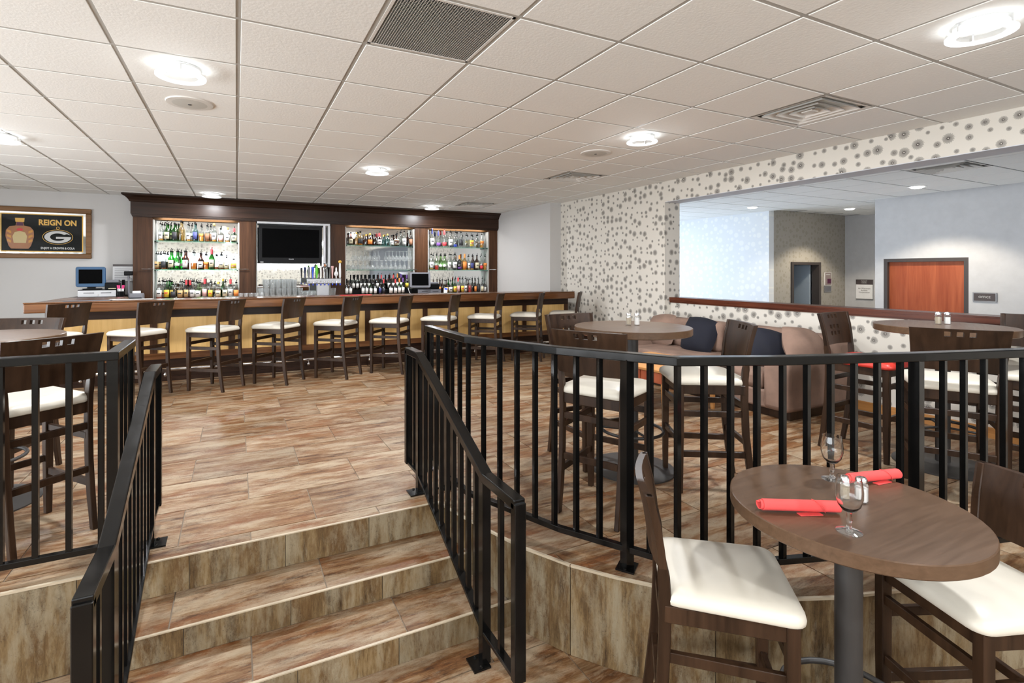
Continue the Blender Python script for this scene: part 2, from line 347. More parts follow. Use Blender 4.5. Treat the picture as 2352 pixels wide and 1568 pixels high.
# ------------------------------------------------------------------ floors, stairs, raised platform
ZL = -0.405
EP = [(1.033,2.745),(1.115,2.45),(1.223,2.13),(1.347,1.896),(1.462,1.745),(1.584,1.608),(1.812,1.434),(2.037,1.30),(2.188,1.236),(2.727,1.07),(3.27,0.92),(4.2,0.665),(5.36,0.357)]
fl = struct('floor', MB().prism([(-5,2.75)]+[(x+0.006,y+0.006) for x,y in EP]+[(5.36,9.94),(-5,9.94)], ZL-0.1, -0.004), 'grout', 'raised dining floor of brown streaked tiles in front of the bar', 'floor')
TW, TH, G = 0.637, 0.4165, 0.003
full_me = None
def floor_tiles(parent, z, x0, x1, y0, y1, region, ymod=0):
    global full_me
    r0 = int(math.floor((y0-2.845)/TH)); r1 = int(math.ceil((y1-2.845)/TH))
    for r in range(r0, r1):
        ya, yb = 2.845+r*TH, 2.845+(r+1)*TH
        off = 0.384 if r % 2 == 0 else 0.064
        for k in range(int(math.floor((x0-off)/TW)), int(math.ceil((x1-off)/TW))):
            xa, xb = off+k*TW, off+(k+1)*TW
            rect = [(xa+G,ya+G),(xb-G,ya+G),(xb-G,yb-G),(xa+G,yb-G)]
            for poly in region(rect):
                A = parea(poly)
                if A < 0.0008: continue
                c = ((xa+xb)/2, (ya+yb)/2)
                if A > 0.999*parea(rect):
                    if full_me is None: full_me = MB().prism([(p[0]-c[0],p[1]-c[1]) for p in rect], -0.008, 0).mesh('tile', 'floor_tile')
                    me = full_me
                else: me = MB().prism([(p[0]-c[0],p[1]-c[1]) for p in poly], -0.008, 0).mesh('tile', 'floor_tile')
                place('tile', me, parent, (c[0], c[1], z))
def reg_upper(rect):
    p = clip(clip(rect, (5.36,0), (5.36,9)), (-5,0), (6,0)); p = clip(p, (-4.2,9), (-4.2,0)); p = clip(p, (9,7.22), (-9,7.22))
    if not p: return []
    ys = [q[1] for q in p]
    if min(ys) >= 2.745: return [p]
    out = []
    if max(ys) > 2.75:
        up = clip(p, (-9,2.748), (9,2.748))
        if max(q[0] for q in p) < 1.034: return [up]
        out.append(up); p = clip(p, (9,2.748), (-9,2.748))
    for a, b in zip(EP, EP[1:]):
        p = clip(p, a, b)
        if len(p) < 3: return out
    return out+[p]
floor_tiles(fl, 0.0, -4.2, 5.36, 0.3, 7.2, reg_upper)
low = struct('floor', MB().box((-5,-3.7,ZL-0.12),(5.36,2.75,ZL-0.004)), 'grout', 'lower floor of streaked brown tiles at the foot of the steps', 'floor')
def reg_low(rect):
    p = clip(clip(rect, (5.3,0), (5.3,9)), (9,2.74), (-9,2.74)); return [p] if len(p) > 2 else []
floor_tiles(low, ZL, -2.4, 5.2, -0.7, 2.74, reg_low)
# steps: three risers between the raised floor and the lower floor
Y1, Y2, Y3, Z2, Z3 = 2.745, 2.463, 2.181, -0.162, -0.281
XL = -0.455
stairs = struct('stairs', MB().box((XL,Y2+0.006,ZL),(1.10,Y1+0.01,Z2-0.004)).box((XL,Y3+0.006,ZL),(1.19,Y2+0.01,Z3-0.004)), 'grout', 'three shallow tiled steps between black stair rails', 'stairs')
def tile_box(name, parent, a, b, mat):
    c = [(p+q)/2 for p, q in zip(a, b)]
    return obj(name, MB().box([p-m for p, m in zip(a, c)], [q-m for q, m in zip(b, c)]), mat, parent, c)
for ya, yb, z, xs in ((Y2,Y1,Z2,(XL,-0.253,0.38,1.09)), (Y3,Y2,Z3,(XL,0.057,0.682,1.17))):
    for a, b in zip(xs, xs[1:]): tile_box('tread_tile', stairs, (a+G,ya+0.006,z-0.008), (b-G,yb-G,z), 'floor_tile')
for y, za, zb, xe in ((Y1,Z2,-0.001,1.04), (Y2,Z3,Z2-0.001,1.12), (Y3,ZL,Z3-0.001,1.20)):
    xs = (XL,-0.198,0.221,0.64,xe)
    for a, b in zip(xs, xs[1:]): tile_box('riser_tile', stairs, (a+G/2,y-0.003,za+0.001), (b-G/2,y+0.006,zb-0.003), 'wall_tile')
    tile_box('nosing', stairs, (XL,y-0.006,zb-0.003), (xe,y+0.006,zb+0.002), 'nosing')
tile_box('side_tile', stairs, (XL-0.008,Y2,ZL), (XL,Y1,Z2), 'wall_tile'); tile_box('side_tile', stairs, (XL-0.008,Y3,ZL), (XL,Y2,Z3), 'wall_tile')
# the tiled face of the platform, left straight, right curved
face = struct('wall_platform', MB().box((-5,2.752,ZL),(XL,2.78,-0.006)), 'grout', 'tiled face of the raised platform with a pale metal edge', 'wall')
xs = [-3.6,-2.4,-1.81,-1.215,-0.618,XL]
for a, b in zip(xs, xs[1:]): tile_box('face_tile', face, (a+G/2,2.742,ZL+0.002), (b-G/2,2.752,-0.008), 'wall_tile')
tile_box('edge_trim', face, (-5,2.739,-0.008), (XL,2.752,0.002), 'nosing')
def along(path):
    L = [0.0]
    for a, b in zip(path, path[1:]): L.append(L[-1]+math.dist(a, b))
    return L
def at_len(path, L, s):
    s = max(0, min(L[-1], s))
    for i in range(len(path)-1):
        if s <= L[i+1]+1e-9:
            t = (s-L[i])/(L[i+1]-L[i]); return tuple(p+(q-p)*t for p, q in zip(path[i], path[i+1]))
    return path[-1]
LE = along(EP); s0 = LE[3]
cuts = sorted([0.0]+[s0+k*0.60 for k in range(-1, 9) if 0 < s0+k*0.60 < LE[-1]]+[LE[-1]])
for a, b in zip(cuts, cuts[1:]):
    ss = sorted([a+0.002]+[l for l in LE if a+0.01 < l < b-0.01]+[b-0.002]); pts = [at_len(EP, LE, q) for q in ss]
    nrm = []
    for i, p in enumerate(pts):
        q0, q1 = pts[max(0,i-1)], pts[min(len(pts)-1,i+1)]; d = math.dist(q0, q1); nrm.append((-(q1[1]-q0[1])/d, (q1[0]-q0[0])/d))
    inn = [(p[0]+n[0]*0.008, p[1]+n[1]*0.008) for p, n in zip(pts, nrm)]; c = pts[0]
    poly = [(p[0]-c[0],p[1]-c[1]) for p in pts+inn[::-1]]
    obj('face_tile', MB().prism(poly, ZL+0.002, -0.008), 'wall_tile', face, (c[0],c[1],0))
    tr = [(p[0]-n[0]*0.004, p[1]-n[1]*0.004) for p, n in zip(pts, nrm)]; inn = [(p[0]+n[0]*0.009, p[1]+n[1]*0.009) for p, n in zip(pts, nrm)]
    obj('edge_trim', MB().prism([(p[0]-c[0],p[1]-c[1]) for p in tr+inn[::-1]], -0.008, 0.002), 'nosing', face, (c[0],c[1],0))

# ------------------------------------------------------------------ walls
tag(obj('wall_back', MB().box((-5,9.94,ZL),(5.3,10.1,CE+0.05)), 'white_wall'), 'off-white wall behind the bar', 'wall', kind='structure')
struct('wall_left', MB().box((-5.15,8.2,ZL-0.1),(-5,10.1,CE+0.05)).box((-5.15,-3.7,ZL-0.1),(-5,-3.2,CE+0.05)).box((-5.15,-3.2,ZL-0.1),(-5,8.2,0.1)).box((-5.15,-3.2,2.2),(-5,8.2,CE+0.05)), 'white_wall', 'plain white wall on the far left outside the picture', 'wall')
struct('wall_bar_end', MB().box((5.02,7.68,0),(5.3,9.94,CE+0.02)), 'white_wall', 'plain white wall at the right end of the bar', 'wall')
struct('wall_right', MB().box((5.25,5.21,0),(5.53,7.68,CE+0.02)), 'paper_y', 'full height wall papered with dark dandelion heads beside the bar', 'wall')
struct('wall_header', MB().box((5.25,-3.7,2.262),(5.53,5.21,CE+0.02)), 'paper_y', 'header papered with dark dandelion heads over the lobby opening', 'wall')
struct('wall_jamb', MB().box((5.252,5.2,0.0),(5.528,5.212,2.27)), 'paper_x', 'papered side of the wide opening into the lobby', 'wall')
struct('wall_header_soffit', MB().box((5.252,-3.7,2.256),(5.528,5.2,2.263)), 'lobby_wall', 'plain underside of the papered header', 'wall')
struct('wall_half', MB().box((5.36,-3.7,ZL),(5.52,5.2,0.895)), 'paper_y', 'low wall papered with dark dandelion heads behind the sofa', 'wall')
cap = struct('trim_1', MB().box((5.335,-3.7,0.905),(5.56,5.2,0.962)).box((5.348,-3.7,0.89),(5.545,5.2,0.905)), 'cap_wood', 'reddish brown wooden cap rail on the low papered wall', 'trim'); 
struct('baseboard_right', MB().box((5.345,-3.7,0),(5.36,5.2,0.085)), 'oak', 'orange oak baseboard under the papered low wall', 'baseboard')
bk = struct('wall_behind', MB().box((-5,-3.7,ZL),(5.5,-3.6,1.4)).box((-5,-3.7,2.05),(5.5,-3.6,CE+0.05)).box((-5,-3.7,1.4),(-3.3,-3.6,2.05)).box((4.1,-3.7,1.4),(5.5,-3.6,2.05)), 'paper_x', 'papered wall behind the viewer, seen only in the bar mirrors', 'wall')
w = struct('fill_window_1', MB().box((-3.3,-3.69,1.40),(4.1,-3.62,1.45)).box((-3.3,-3.69,2.0),(4.1,-3.62,2.05)), 'white_plastic', 'added white fill-light window behind the viewer, seen only in the bar mirrors', 'window')  # made-up window band for fill, standing in for a bright room behind
for k in range(7): obj('fill_window_bar', MB().box((-0.025,-0.035,1.45),(0.025,0.035,2.0)), 'white_plastic', w, (-3.27+k*1.223,-3.655,0))
for k in range(6): obj('fill_window_pane', MB().box((-0.586,-0.003,1.45),(0.586,0.003,2.0)), 'glass', w, (-2.658+k*1.223,-3.655,0))
w = struct('fill_window_3', MB().box((-5.1,-3.2,0.1),(-5.03,8.2,0.16)).box((-5.1,-3.2,2.14),(-5.03,8.2,2.2)), 'white_plastic', 'added white fill-light window far to the left outside the picture', 'window')  # invented windows, added only to let fill light onto the ceiling
for k in range(11): obj('fill_window_bar', MB().box((-0.035,-0.025,0.16),(0.035,0.025,2.14)), 'white_plastic', w, (-5.065,-3.17+k*1.134,0))
for k in range(10): obj('fill_window_pane', MB().box((-0.003,-0.542,0.16),(0.003,0.542,2.14)), 'glass', w, (-5.065,-2.603+k*1.134,0))
# lobby beyond the opening (its floor lies lower)
LF = -0.6
struct('floor', MB().box((5.53,-3.7,LF-0.1),(14.2,10.4,LF)), 'lobby_wall', 'pale lobby floor hidden behind the low wall', 'floor')
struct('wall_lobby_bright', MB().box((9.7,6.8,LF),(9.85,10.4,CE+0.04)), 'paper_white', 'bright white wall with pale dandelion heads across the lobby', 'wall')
yd0, yd1, zd = 10.46, 11.31, 1.455
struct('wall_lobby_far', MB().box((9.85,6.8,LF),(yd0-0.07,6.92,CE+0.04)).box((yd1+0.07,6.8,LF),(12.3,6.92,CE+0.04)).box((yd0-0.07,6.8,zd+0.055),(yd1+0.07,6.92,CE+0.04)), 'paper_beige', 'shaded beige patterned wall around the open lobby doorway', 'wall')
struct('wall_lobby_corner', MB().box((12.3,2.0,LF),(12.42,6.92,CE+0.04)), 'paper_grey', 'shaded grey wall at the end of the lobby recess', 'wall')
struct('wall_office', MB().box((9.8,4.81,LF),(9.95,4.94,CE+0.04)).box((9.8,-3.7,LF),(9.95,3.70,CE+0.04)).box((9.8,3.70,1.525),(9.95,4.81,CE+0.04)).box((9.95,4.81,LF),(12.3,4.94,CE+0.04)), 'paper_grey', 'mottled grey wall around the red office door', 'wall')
struct('wall_lobby_end', MB().box((5.3,10.4,LF),(5.8,10.5,CE+0.04)).box((9.0,10.4,LF),(9.85,10.5,CE+0.04)).box((5.8,10.4,2.3),(9.0,10.5,CE+0.04)).box((5.8,10.4,LF),(9.0,10.5,0.1)).box((5.3,7.68,LF),(5.42,10.4,CE+0.04)).box((5.3,-3.8,LF),(14,-3.7,CE+0.04)), 'lobby_wall', 'lobby end wall around its added window', 'wall')
w = struct('fill_window_2', MB().box((5.8,10.42,0.1),(9.0,10.48,0.15)).box((5.8,10.42,2.25),(9.0,10.48,2.3)), 'white_plastic', 'added white lobby window for fill light, hidden behind the papered wall', 'window')  # unseen window added to brighten the lobby
for k in range(4): obj('fill_window_bar', MB().box((-0.025,-0.03,0.15),(0.025,0.03,2.25)), 'white_plastic', w, (5.83+k*1.047,10.45,0))
for k in range(3): obj('fill_window_pane', MB().box((-0.5,-0.003,0.15),(0.5,0.003,2.25)), 'glass', w, (6.353+k*1.047,10.45,0))
# doors
d = struct('door_1', MB().box((9.80,3.70,LF),(9.93,3.755,1.525)).box((9.80,4.755,LF),(9.93,4.81,1.525)).box((9.80,3.755,1.47),(9.93,4.755,1.525)), 'door_frame', 'red wood office door in a dark frame', 'door')
obj('door_leaf', MB().box((0,-0.5,LF+0.01),(0.045,0.5,1.468)), 'cherry', d, (9.86,4.255,0)); obj('door_handle', MB().tube([(0,0,0),(-0.05,0,0),(-0.05,0.11,0)], 0.011), 'steel', d, (9.86,3.83,0.45))
d = struct('door_2', MB().box((yd0-0.07,6.775,LF),(yd0,6.93,zd)).box((yd1,6.775,LF),(yd1+0.07,6.93,zd)).box((yd0-0.07,6.775,zd),(yd1+0.07,6.93,zd+0.055)), 'door_frame', 'dark door frame standing open in the beige lobby wall', 'door')
obj('door_leaf', MB().box((0,0,LF+0.01),(0.045,0.83,zd-0.005)), 'lobby_glass_room', d, (yd1-0.06,6.95,0))
struct('wall_room_beyond', MB().box((9.9,8.9,LF),(12.3,9.0,CE)).box((12.2,6.92,LF),(12.3,9.0,CE)), 'lobby_wall', 'pale room seen through the open lobby doorway', 'wall')
cb = tag(obj('partition', MB().box((-0.55,-0.03,LF),(0.55,0.03,0.88)), 'lobby_glass_room', loc=(11.25,8.4,0)), 'grey partition in the room beyond the open doorway', 'partition')

# ------------------------------------------------------------------ ceilings
GX, GY, T = -0.6006, 0.925, 0.6096
ce = struct('ceiling', MB().box((-5,-3.7,CE+0.03),(5.3,10,CE+0.08)), 'ceiling_tile', 'suspended ceiling of square off-white tiles over the dining room', 'ceiling')
def ctile():
    a = T/2-0.012; return MB().loft([(-a,-a),(a,-a),(a,a),(-a,a)], [(1.0,0.02),(1.0,0.002),(0.995,0.0)][::-1])
tile_me = ctile().mesh('ceiling_tile', 'ceiling_tile')
SKIP = set()
def cell(x, y): return (round((x-GX)/T-0.5), round((y-GY)/T-0.5))
VENTS = [(3.89,2.36),(3.89,5.38),(3.89,8.34)]; GRATE = (0.92,2.45)
for p in VENTS+[GRATE]: SKIP.add(cell(*p))
NX0, NX1, NY0, NY1 = -6, 9, -1, 15
for i in range(NX0, NX1+1):
    for j in range(NY0, NY1+1):
        if (i, j) in SKIP: continue
        cx, cy = GX+(i+0.5)*T, GY+(j+0.5)*T
        if cx+T/2 > 5.27 or cy+T/2 > 9.95:
            x1, y1 = min(cx+T/2-0.012, 5.245), min(cy+T/2-0.012, 9.935)
            if x1-(cx-T/2) < 0.05 or y1-(cy-T/2) < 0.05: continue
            place('ceiling_tile', MB().box((-T/2+0.012,-T/2+0.012,0),(x1-cx,y1-cy,0.02)).mesh('ceiling_tile', 'ceiling_tile'), ce, (cx,cy,CE)); continue
        place('ceiling_tile', tile_me, ce, (cx,cy,CE))
bar_y = MB().box((-0.012,-3.6,0.004),(0.012,9.94,0.009)).mesh('grid_bar', 'tbar'); bar_x = MB().box((-5,-0.012,0.0035),(5.25,0.012,0.0085)).mesh('grid_bar', 'tbar')
for i in range(NX0, NX1+1): place('grid_bar', bar_y, ce, (GX+i*T,0,CE))
for j in range(NY0, NY1+1): place('grid_bar', bar_x, ce, (0,GY+j*T,CE))
rest = obj('ceiling_tile', MB(), 'ceiling_tile', ce); mb = MB()
for i in range(-8, NX1+1):
    for j in range(-8, NY1+1):
        if NX0 <= i and NY0 <= j: continue
        cx, cy = GX+(i+0.5)*T, GY+(j+0.5)*T
        if cx-T/2 < -5 or cy-T/2 < -3.65 or cx+T/2 > 5.25 or cy+T/2 > 9.9: continue
        mb.box((cx-T/2+0.012,cy-T/2+0.012,CE),(cx+T/2-0.012,cy+T/2-0.012,CE+0.02))
rest.data = mb.mesh('ceiling_tile', 'ceiling_tile'); rest['kind'] = 'stuff'
lc = struct('ceiling', MB().box((5.53,-3.7,CE+0.03),(14,10.4,CE+0.08)), 'ceiling_tile', 'tiled lobby ceiling seen through the wide opening', 'ceiling')
LVENT = (7.55,3.29); lskip = {cell(*LVENT)}
for i in range(10, 22):
    for j in range(0, 15):
        cx, cy = GX+(i+0.5)*T, GY+(j+0.5)*T
        if (i, j) in lskip or cx-T/2 < 5.5 or (cx > 9.5 and cy > 6.7) or (cx > 9.5 and cy < 4.7): continue
        place('ceiling_tile', tile_me, lc, (cx,cy,CE))
lbx = MB().box((5.53,-0.012,0.0065),(12.3,0.012,0.0115)).mesh('grid_bar', 'tbar_grey'); lby = MB().box((-0.012,-3.6,0.007),(0.012,10.3,0.012)).mesh('grid_bar', 'tbar_grey')
for j in range(0, 16): place('grid_bar', lbx, lc, (0,GY+j*T,CE))
for i in range(11, 22): place('grid_bar', lby, lc, (GX+i*T,0,CE))

# ------------------------------------------------------------------ ceiling fixtures
def lathe_obj(name, prof, mat, parent, n=24, loc=(0,0,0), sm=40, **k): return obj(name, MB().lathe(prof, n, **k), mat, parent, loc, smooth=sm)
LAMPS = [(-0.30,3.56,'left of the grey grille'), (3.30,3.54,'right of centre by a round speaker'), (3.30,1.20,'in the upper right picture corner'),
         (1.51,6.05,'over the middle of the bar stools'), (-0.35,9.09,'close to the bar cornice on the left'), (3.30,9.07,'close to the bar cornice on the right'), (-1.90,6.02,'cut by the left picture edge'),
         (1.50,-1.3,'behind the viewer in the middle'), (-2.0,1.1,'behind the viewer on the left'), (-0.3,-2.6,'behind the viewer near the added window'), (3.3,-2.6,'behind the viewer near the papered header')]
LAMP_W, LAMP_UP = 31.0, 2.2
for x, y, where in LAMPS:
    t = thing('ceiling_light', 'round lit ceiling lamp '+where, 'ceiling light', (x,y,CE), group='round ceiling lamps')
    lathe_obj('housing', [(0.105,0.0),(0.105,-0.012),(0.085,-0.02)][::-1], 'white_plastic', t)
    lathe_obj('diffuser', [(0.001,-0.03),(0.055,-0.03),(0.08,-0.018)], 'lamp', t)
    lathe_obj('glass_ring', [(0.128,-0.012),(0.132,-0.012),(0.132,-0.05),(0.128,-0.05),(0.128,-0.012)], 'glass', t, cap=False)
    lathe_obj('lit_rim', [(0.092,-0.052),(0.136,-0.052),(0.136,-0.06),(0.092,-0.06),(0.092,-0.052)], 'lamp_ring', t, cap=False)
    for k in range(3):
        a = k*2*pi/3+0.6; obj('post', MB().tube([(0.112*cos(a),0.112*sin(a),0),(0.112*cos(a),0.112*sin(a),-0.055)], 0.004, 6), 'chrome', t)
    l = bpy.data.lights.new('lamp_glow', 'POINT'); l.energy = LAMP_UP; l.color = (0.95, 0.98, 1.0); l.shadow_soft_size = 0.05
    lo = bpy.data.objects.new('lamp_glow', l); COL.objects.link(lo); lo.parent = t; lo.location = (0,0,-0.085)
    l = bpy.data.lights.new('lamp_beam', 'AREA'); l.shape = 'DISK'; l.size = 0.17; l.energy = LAMP_W; l.color = (0.95, 0.97, 1.0)
    lo = bpy.data.objects.new('lamp_beam', l); COL.objects.link(lo); lo.parent = t; lo.location = (0,0,-0.064)
for x, y, where in ((-0.305,4.275,'behind the left lamp'), (3.336,4.251,'behind the right lamp')):
    t = thing('ceiling_speaker', 'flat round ceiling speaker '+where, 'speaker', (x,y,CE), group='ceiling speakers')
    lathe_obj('rim', [(0.155,0.0),(0.150,-0.008),(0.125,-0.010)][::-1], 'vent_metal', t); lathe_obj('grille', [(0.001,-0.013),(0.09,-0.012),(0.125,-0.009)], 'speaker_grille', t)
    lathe_obj('badge', [(0.001,-0.016),(0.012,-0.016),(0.013,-0.012)], 'cast_iron', t, n=10)
def vent(x, y, label):
    i, j = cell(x, y); cx, cy = GX+(i+0.5)*T, GY+(j+0.5)*T; a = T/2-0.013
    t = thing('ceiling_vent', label, 'vent', (cx,cy,CE), group='square ceiling vents')
    obj('duct', MB().box((-a,-a,0.10),(a,a,0.11)).box((-a,-a,0.02),(-a+0.01,a,0.10)).box((a-0.01,-a,0.02),(a,a,0.10)).box((-a,-a,0.02),(a,-a+0.01,0.10)).box((-a,a-0.01,0.02),(a,a,0.10)), 'duct_dark', t)
    sq = [(-1,-1),(1,-1),(1,1),(-1,1)]
    def ring(ro, ri, zo, zi):
        m = MB(); vs = [(p*ro,q*ro,zo) for p,q in sq]+[(p*ri,q*ri,zi) for p,q in sq]+[(p*ro,q*ro,zo+0.003) for p,q in sq]+[(p*ri,q*ri,zi+0.003) for p,q in sq]
        return m.add(vs, [(k,4+k,4+(k+1)%4,(k+1)%4) for k in range(4)]+[(8+k,8+(k+1)%4,12+(k+1)%4,12+k) for k in range(4)])
    obj('frame', ring(a, a-0.03, 0.0, 0.004), 'vent_metal', t)
    for k, r in enumerate((0.235,0.165,0.10)): obj('louver', ring(r, r-0.055, -0.004, 0.045), 'vent_metal', t)
    obj('centre_plate', MB().box((-0.04,-0.04,0.0),(0.04,0.04,0.01)), 'vent_metal', t)
    return t
vent(*VENTS[0], 'large square louvred ceiling vent nearest the papered header'); vent(*VENTS[1], 'middle square louvred ceiling vent in the far right ceiling'); vent(*VENTS[2], 'small far ceiling vent beside the bar cornice'); vent(*LVENT, 'square louvred vent in the bluish lobby ceiling')
i, j = cell(*GRATE); t = thing('return_grille', 'grey perforated return air grille at the top of the ceiling', 'grille', (GX+(i+0.5)*T, GY+(j+0.5)*T, CE))
a = T/2-0.013; obj('frame', MB().box((-a,-a,0),(a,-a+0.015,0.012)).box((-a,a-0.015,0),(a,a,0.012)).box((-a,-a,0),(-a+0.015,a,0.012)).box((a-0.015,-a,0),(a,a,0.012)), 'vent_metal', t)
obj('backing', MB().box((-a,-a,0.02),(a,a,0.025)), 'duct_dark', t)
mb = MB(); n = 44
for k in range(n):
    p = -a+0.015+(2*a-0.03)*(k+0.5)/n; mb.box((-a+0.01,p-0.0048,0.002),(a-0.01,p+0.0048,0.006)); mb.box((p-0.0048,-a+0.01,0.002),(p+0.0048,a-0.01,0.006))
m = obj('mesh', mb, 'vent_metal', t); m['kind'] = 'stuff'
for x, y, wd, ang, tx, where in ((8.85,3.92,95,115,9.8,'above the office door'), (10.77,5.87,85,115,0,'above the open doorway'), (8.87,6.56,20,100,0,'in front of the bright wall')):
    t = thing('downlight', 'recessed lobby downlight '+where, 'downlight', (x,y,CE), group='lobby downlights')
    lathe_obj('trim_ring', [(0.115,0.0),(0.11,-0.006),(0.085,-0.004)][::-1], 'white_plastic', t); lathe_obj('lens', [(0.001,-0.024),(0.06,-0.022),(0.085,-0.006)], 'lobby_lamp', t)
    l = bpy.data.lights.new('downlight_beam', 'SPOT'); l.energy = wd; l.spot_size = radians(ang); l.spot_blend = 0.35; l.color = (1.0, 0.88, 0.70); l.shadow_soft_size = 0.06
    lo = bpy.data.objects.new('downlight_beam', l); COL.objects.link(lo); lo.parent = t; lo.location = (0,0,-0.04)
for x, body, wh in ((-0.8,'EXIT','left'), (2.4,'EXIT','right')):
    t = thing('exit_sign', 'small red exit sign behind the viewer, the '+wh+' one in the mirror', 'sign', (x,-3.58,2.25), group='exit signs behind the viewer')
    obj('plate', MB().box((-0.16,-0.02,-0.09),(0.16,0.02,0.09)), 'white_plastic', t); text('lettering', body, 'exit_letters', t, (0,0.022,0), (pi/2,0,pi), 0.14)
# ------------------------------------------------------------------ bar stools
def post_y(z):
    pts = [(0,-0.240),(0.15,-0.215),(0.35,-0.192),(0.55,-0.183),(0.68,-0.183),(0.80,-0.192),(0.90,-0.208),(1.0,-0.232)]
    for (a, ya), (b, yb) in zip(pts, pts[1:]):
        if z <= b: return ya+(yb-ya)*(z-a)/(b-a)
    return pts[-1][1]
def post_x(z): return 0.168+0.006*min(1,z/0.66)+max(0,z-0.66)*0.075
def back_mesh(rows):
    xs = [-0.205,-0.16,-0.11,-0.065,-0.036,-0.015,0.015,0.036,0.065,0.11,0.16,0.205]; zs = [0.765,0.83,0.86,0.88,0.91,0.93,0.958,0.985,1.0]
    holes = {(c, r) for c in (3,5,7) for r in rows}
    def fn(x, z):
        k = (post_x(z)+0.014)/0.205; return (x*k, post_y(z)-0.012-0.028*(1-(x/0.205)**2), z)
    return MB().panel(xs, zs, holes, fn, 0.024)
def make_stool(seat_mat, rows, label, group):
    t = thing('bar_stool', label, 'bar stool', group=group)
    out = rrect(0.425, 0.425, 0.05, 5, 0.90)
    obj('seat', MB().loft(out, [(0.965,0.645),(0.995,0.650),(1.0,0.662),(0.985,0.676),(0.93,0.688),(0.80,0.697),(0.55,0.703),(0.25,0.705),(0.02,0.705)]), seat_mat, t, (0,0.015,0), smooth=60)
    z0, z1 = 0.590, 0.645
    obj('seat_frame', MB().box((-0.185,0.165,z0),(0.185,0.195,z1)).box((-0.175,-0.19,z0),(0.175,-0.165,z1)).box((-0.19,-0.185,z0),(-0.165,0.19,z1)).box((0.165,-0.185,z0),(0.19,0.19,z1)), 'espresso', t, bev=0.003)
    fleg = MB().loft([(-0.019,-0.019),(0.019,-0.019),(0.019,0.019),(-0.019,0.019)], [(0.78,0),(1.0,0.35),(1.0,0.645)]).mesh('leg', 'espresso')
    for s in (-1, 1): place('leg', fleg, t, (s*0.178,0.185,0), bev=0.003)
    zz = [0,0.08,0.15,0.25,0.35,0.45,0.55,0.68,0.74,0.80,0.85,0.90,0.95,1.0]
    for s in (-1, 1):
        m = MB(); vs = []; fs = []
        for z in zz:
            x, y = s*post_x(z), post_y(z); w = 0.013; d = (0.019 if z > 0.1 else 0.016) if z < 0.77 else 0.0105
            vs += [(x-w,y-d,z),(x+w,y-d,z),(x+w,y+d,z),(x-w,y+d,z)]
        for i in range(len(zz)-1):
            for j in range(4): fs.append((4*i+j,4*i+(j+1)%4,4*i+4+(j+1)%4,4*i+4+j))
        fs += [(3,2,1,0), tuple(4*(len(zz)-1)+j for j in range(4))]
        obj('leg', m.add(vs, fs), 'espresso', t, smooth=40, bev=0.003)
    obj('backrest', back_mesh(rows), 'espresso', t, smooth=35)
    for z, h in ((0.505,0.034),(0.285,0.034)):
        obj('stretcher', MB().box((-0.17,0.176,z),(0.17,0.196,z+h)), 'espresso', t, bev=0.002)
        y = post_y(z+h/2); obj('stretcher', MB().box((-0.165,y-0.010,z),(0.165,y+0.010,z+h)), 'espresso', t, bev=0.002)
    for z, h in ((0.455,0.034),(0.215,0.036)):
        for s in (-1, 1): obj('stretcher', MB().sweep([(s*0.168,post_y(z),z+h/2),(s*0.178,0.185,z+h/2)], 0.020, h), 'espresso', t, bev=0.002)
    return t
BS = 'bar stools along the bar front'
s_cream = make_stool('cream_vinyl', (6,), 'dark bar stool with cream seat', BS); s_red = make_stool('red_vinyl', (1,3,6), 'x', BS)
ORD = ['leftmost','second','third','fourth','fifth','sixth','seventh','eighth','ninth','last']
bx = [(-1.66,6.50,50),(-0.93,6.51,49),(-0.219,6.526,52),(0.446,6.589,50.4),(1.142,6.613,48),(1.828,6.609,50.5),(2.53,6.62,50),(3.23,6.63,50),(3.92,6.63,50),(4.60,6.62,50)]
first = True
for (x, y, r), nm in zip(bx, ORD):
    lab = 'dark wood bar stool with cream seat at the bar, %s from the left' % nm if nm not in ('leftmost','last') else ('leftmost dark bar stool at the bar, half hidden by the left round table' if nm == 'leftmost' else 'rightmost bar stool standing at the far end of the bar by the papered wall')
    if first: s_cream.location = (x,y,0); s_cream.rotation_euler = (0,0,radians(r)); s_cream['label'] = lab; first = False
    else: dup(s_cream, (x,y,0), radians(r), lab)
TS = 'stools around the high tables'
for x, y, r, z, lab in ((1.876,2.30,297,0,'dark stool with cream seat, back turned, at the shaker table behind the curved rail'),
        (2.627,2.285,58,0,'dark stool with cream seat facing left between round table and sofa'),
        (3.775,1.515,302,0,'dark stool with cream seat, back turned, at the right round table by the low wall'),
        (-0.94,3.30,41,0,'dark stool with cream seat, back turned, behind the left guard rail'),
        (-1.328,4.232,160,0,'dark stool beyond the left round table, only its top rail showing'),
        (4.526,1.318,20,0,'dark stool at the right picture edge, cream seat corner and one leg showing'),
        (4.97,1.56,90,0,'dark stool beyond the right table, only its back edge showing'),
        (1.504,1.25,229,ZL,'big dark stool with cream seat left of the nearest round table'),
        (2.25,0.82,68,ZL,'big dark stool with cream seat at the right edge, tucked under the nearest table')):
    dup(s_cream, (x,y,z), radians(r), lab, TS)
s_red.location = (2.238,2.925,0); s_red.rotation_euler = (0,0,radians(181.5)); s_red['label'] = 'dark stool with red seat and square holes left of the shaker table'; s_red['group'] = TS
dup(s_red, (4.149,2.139,0), radians(185), 'dark stool with red seat and nine square holes in front of the sofa arm', TS)

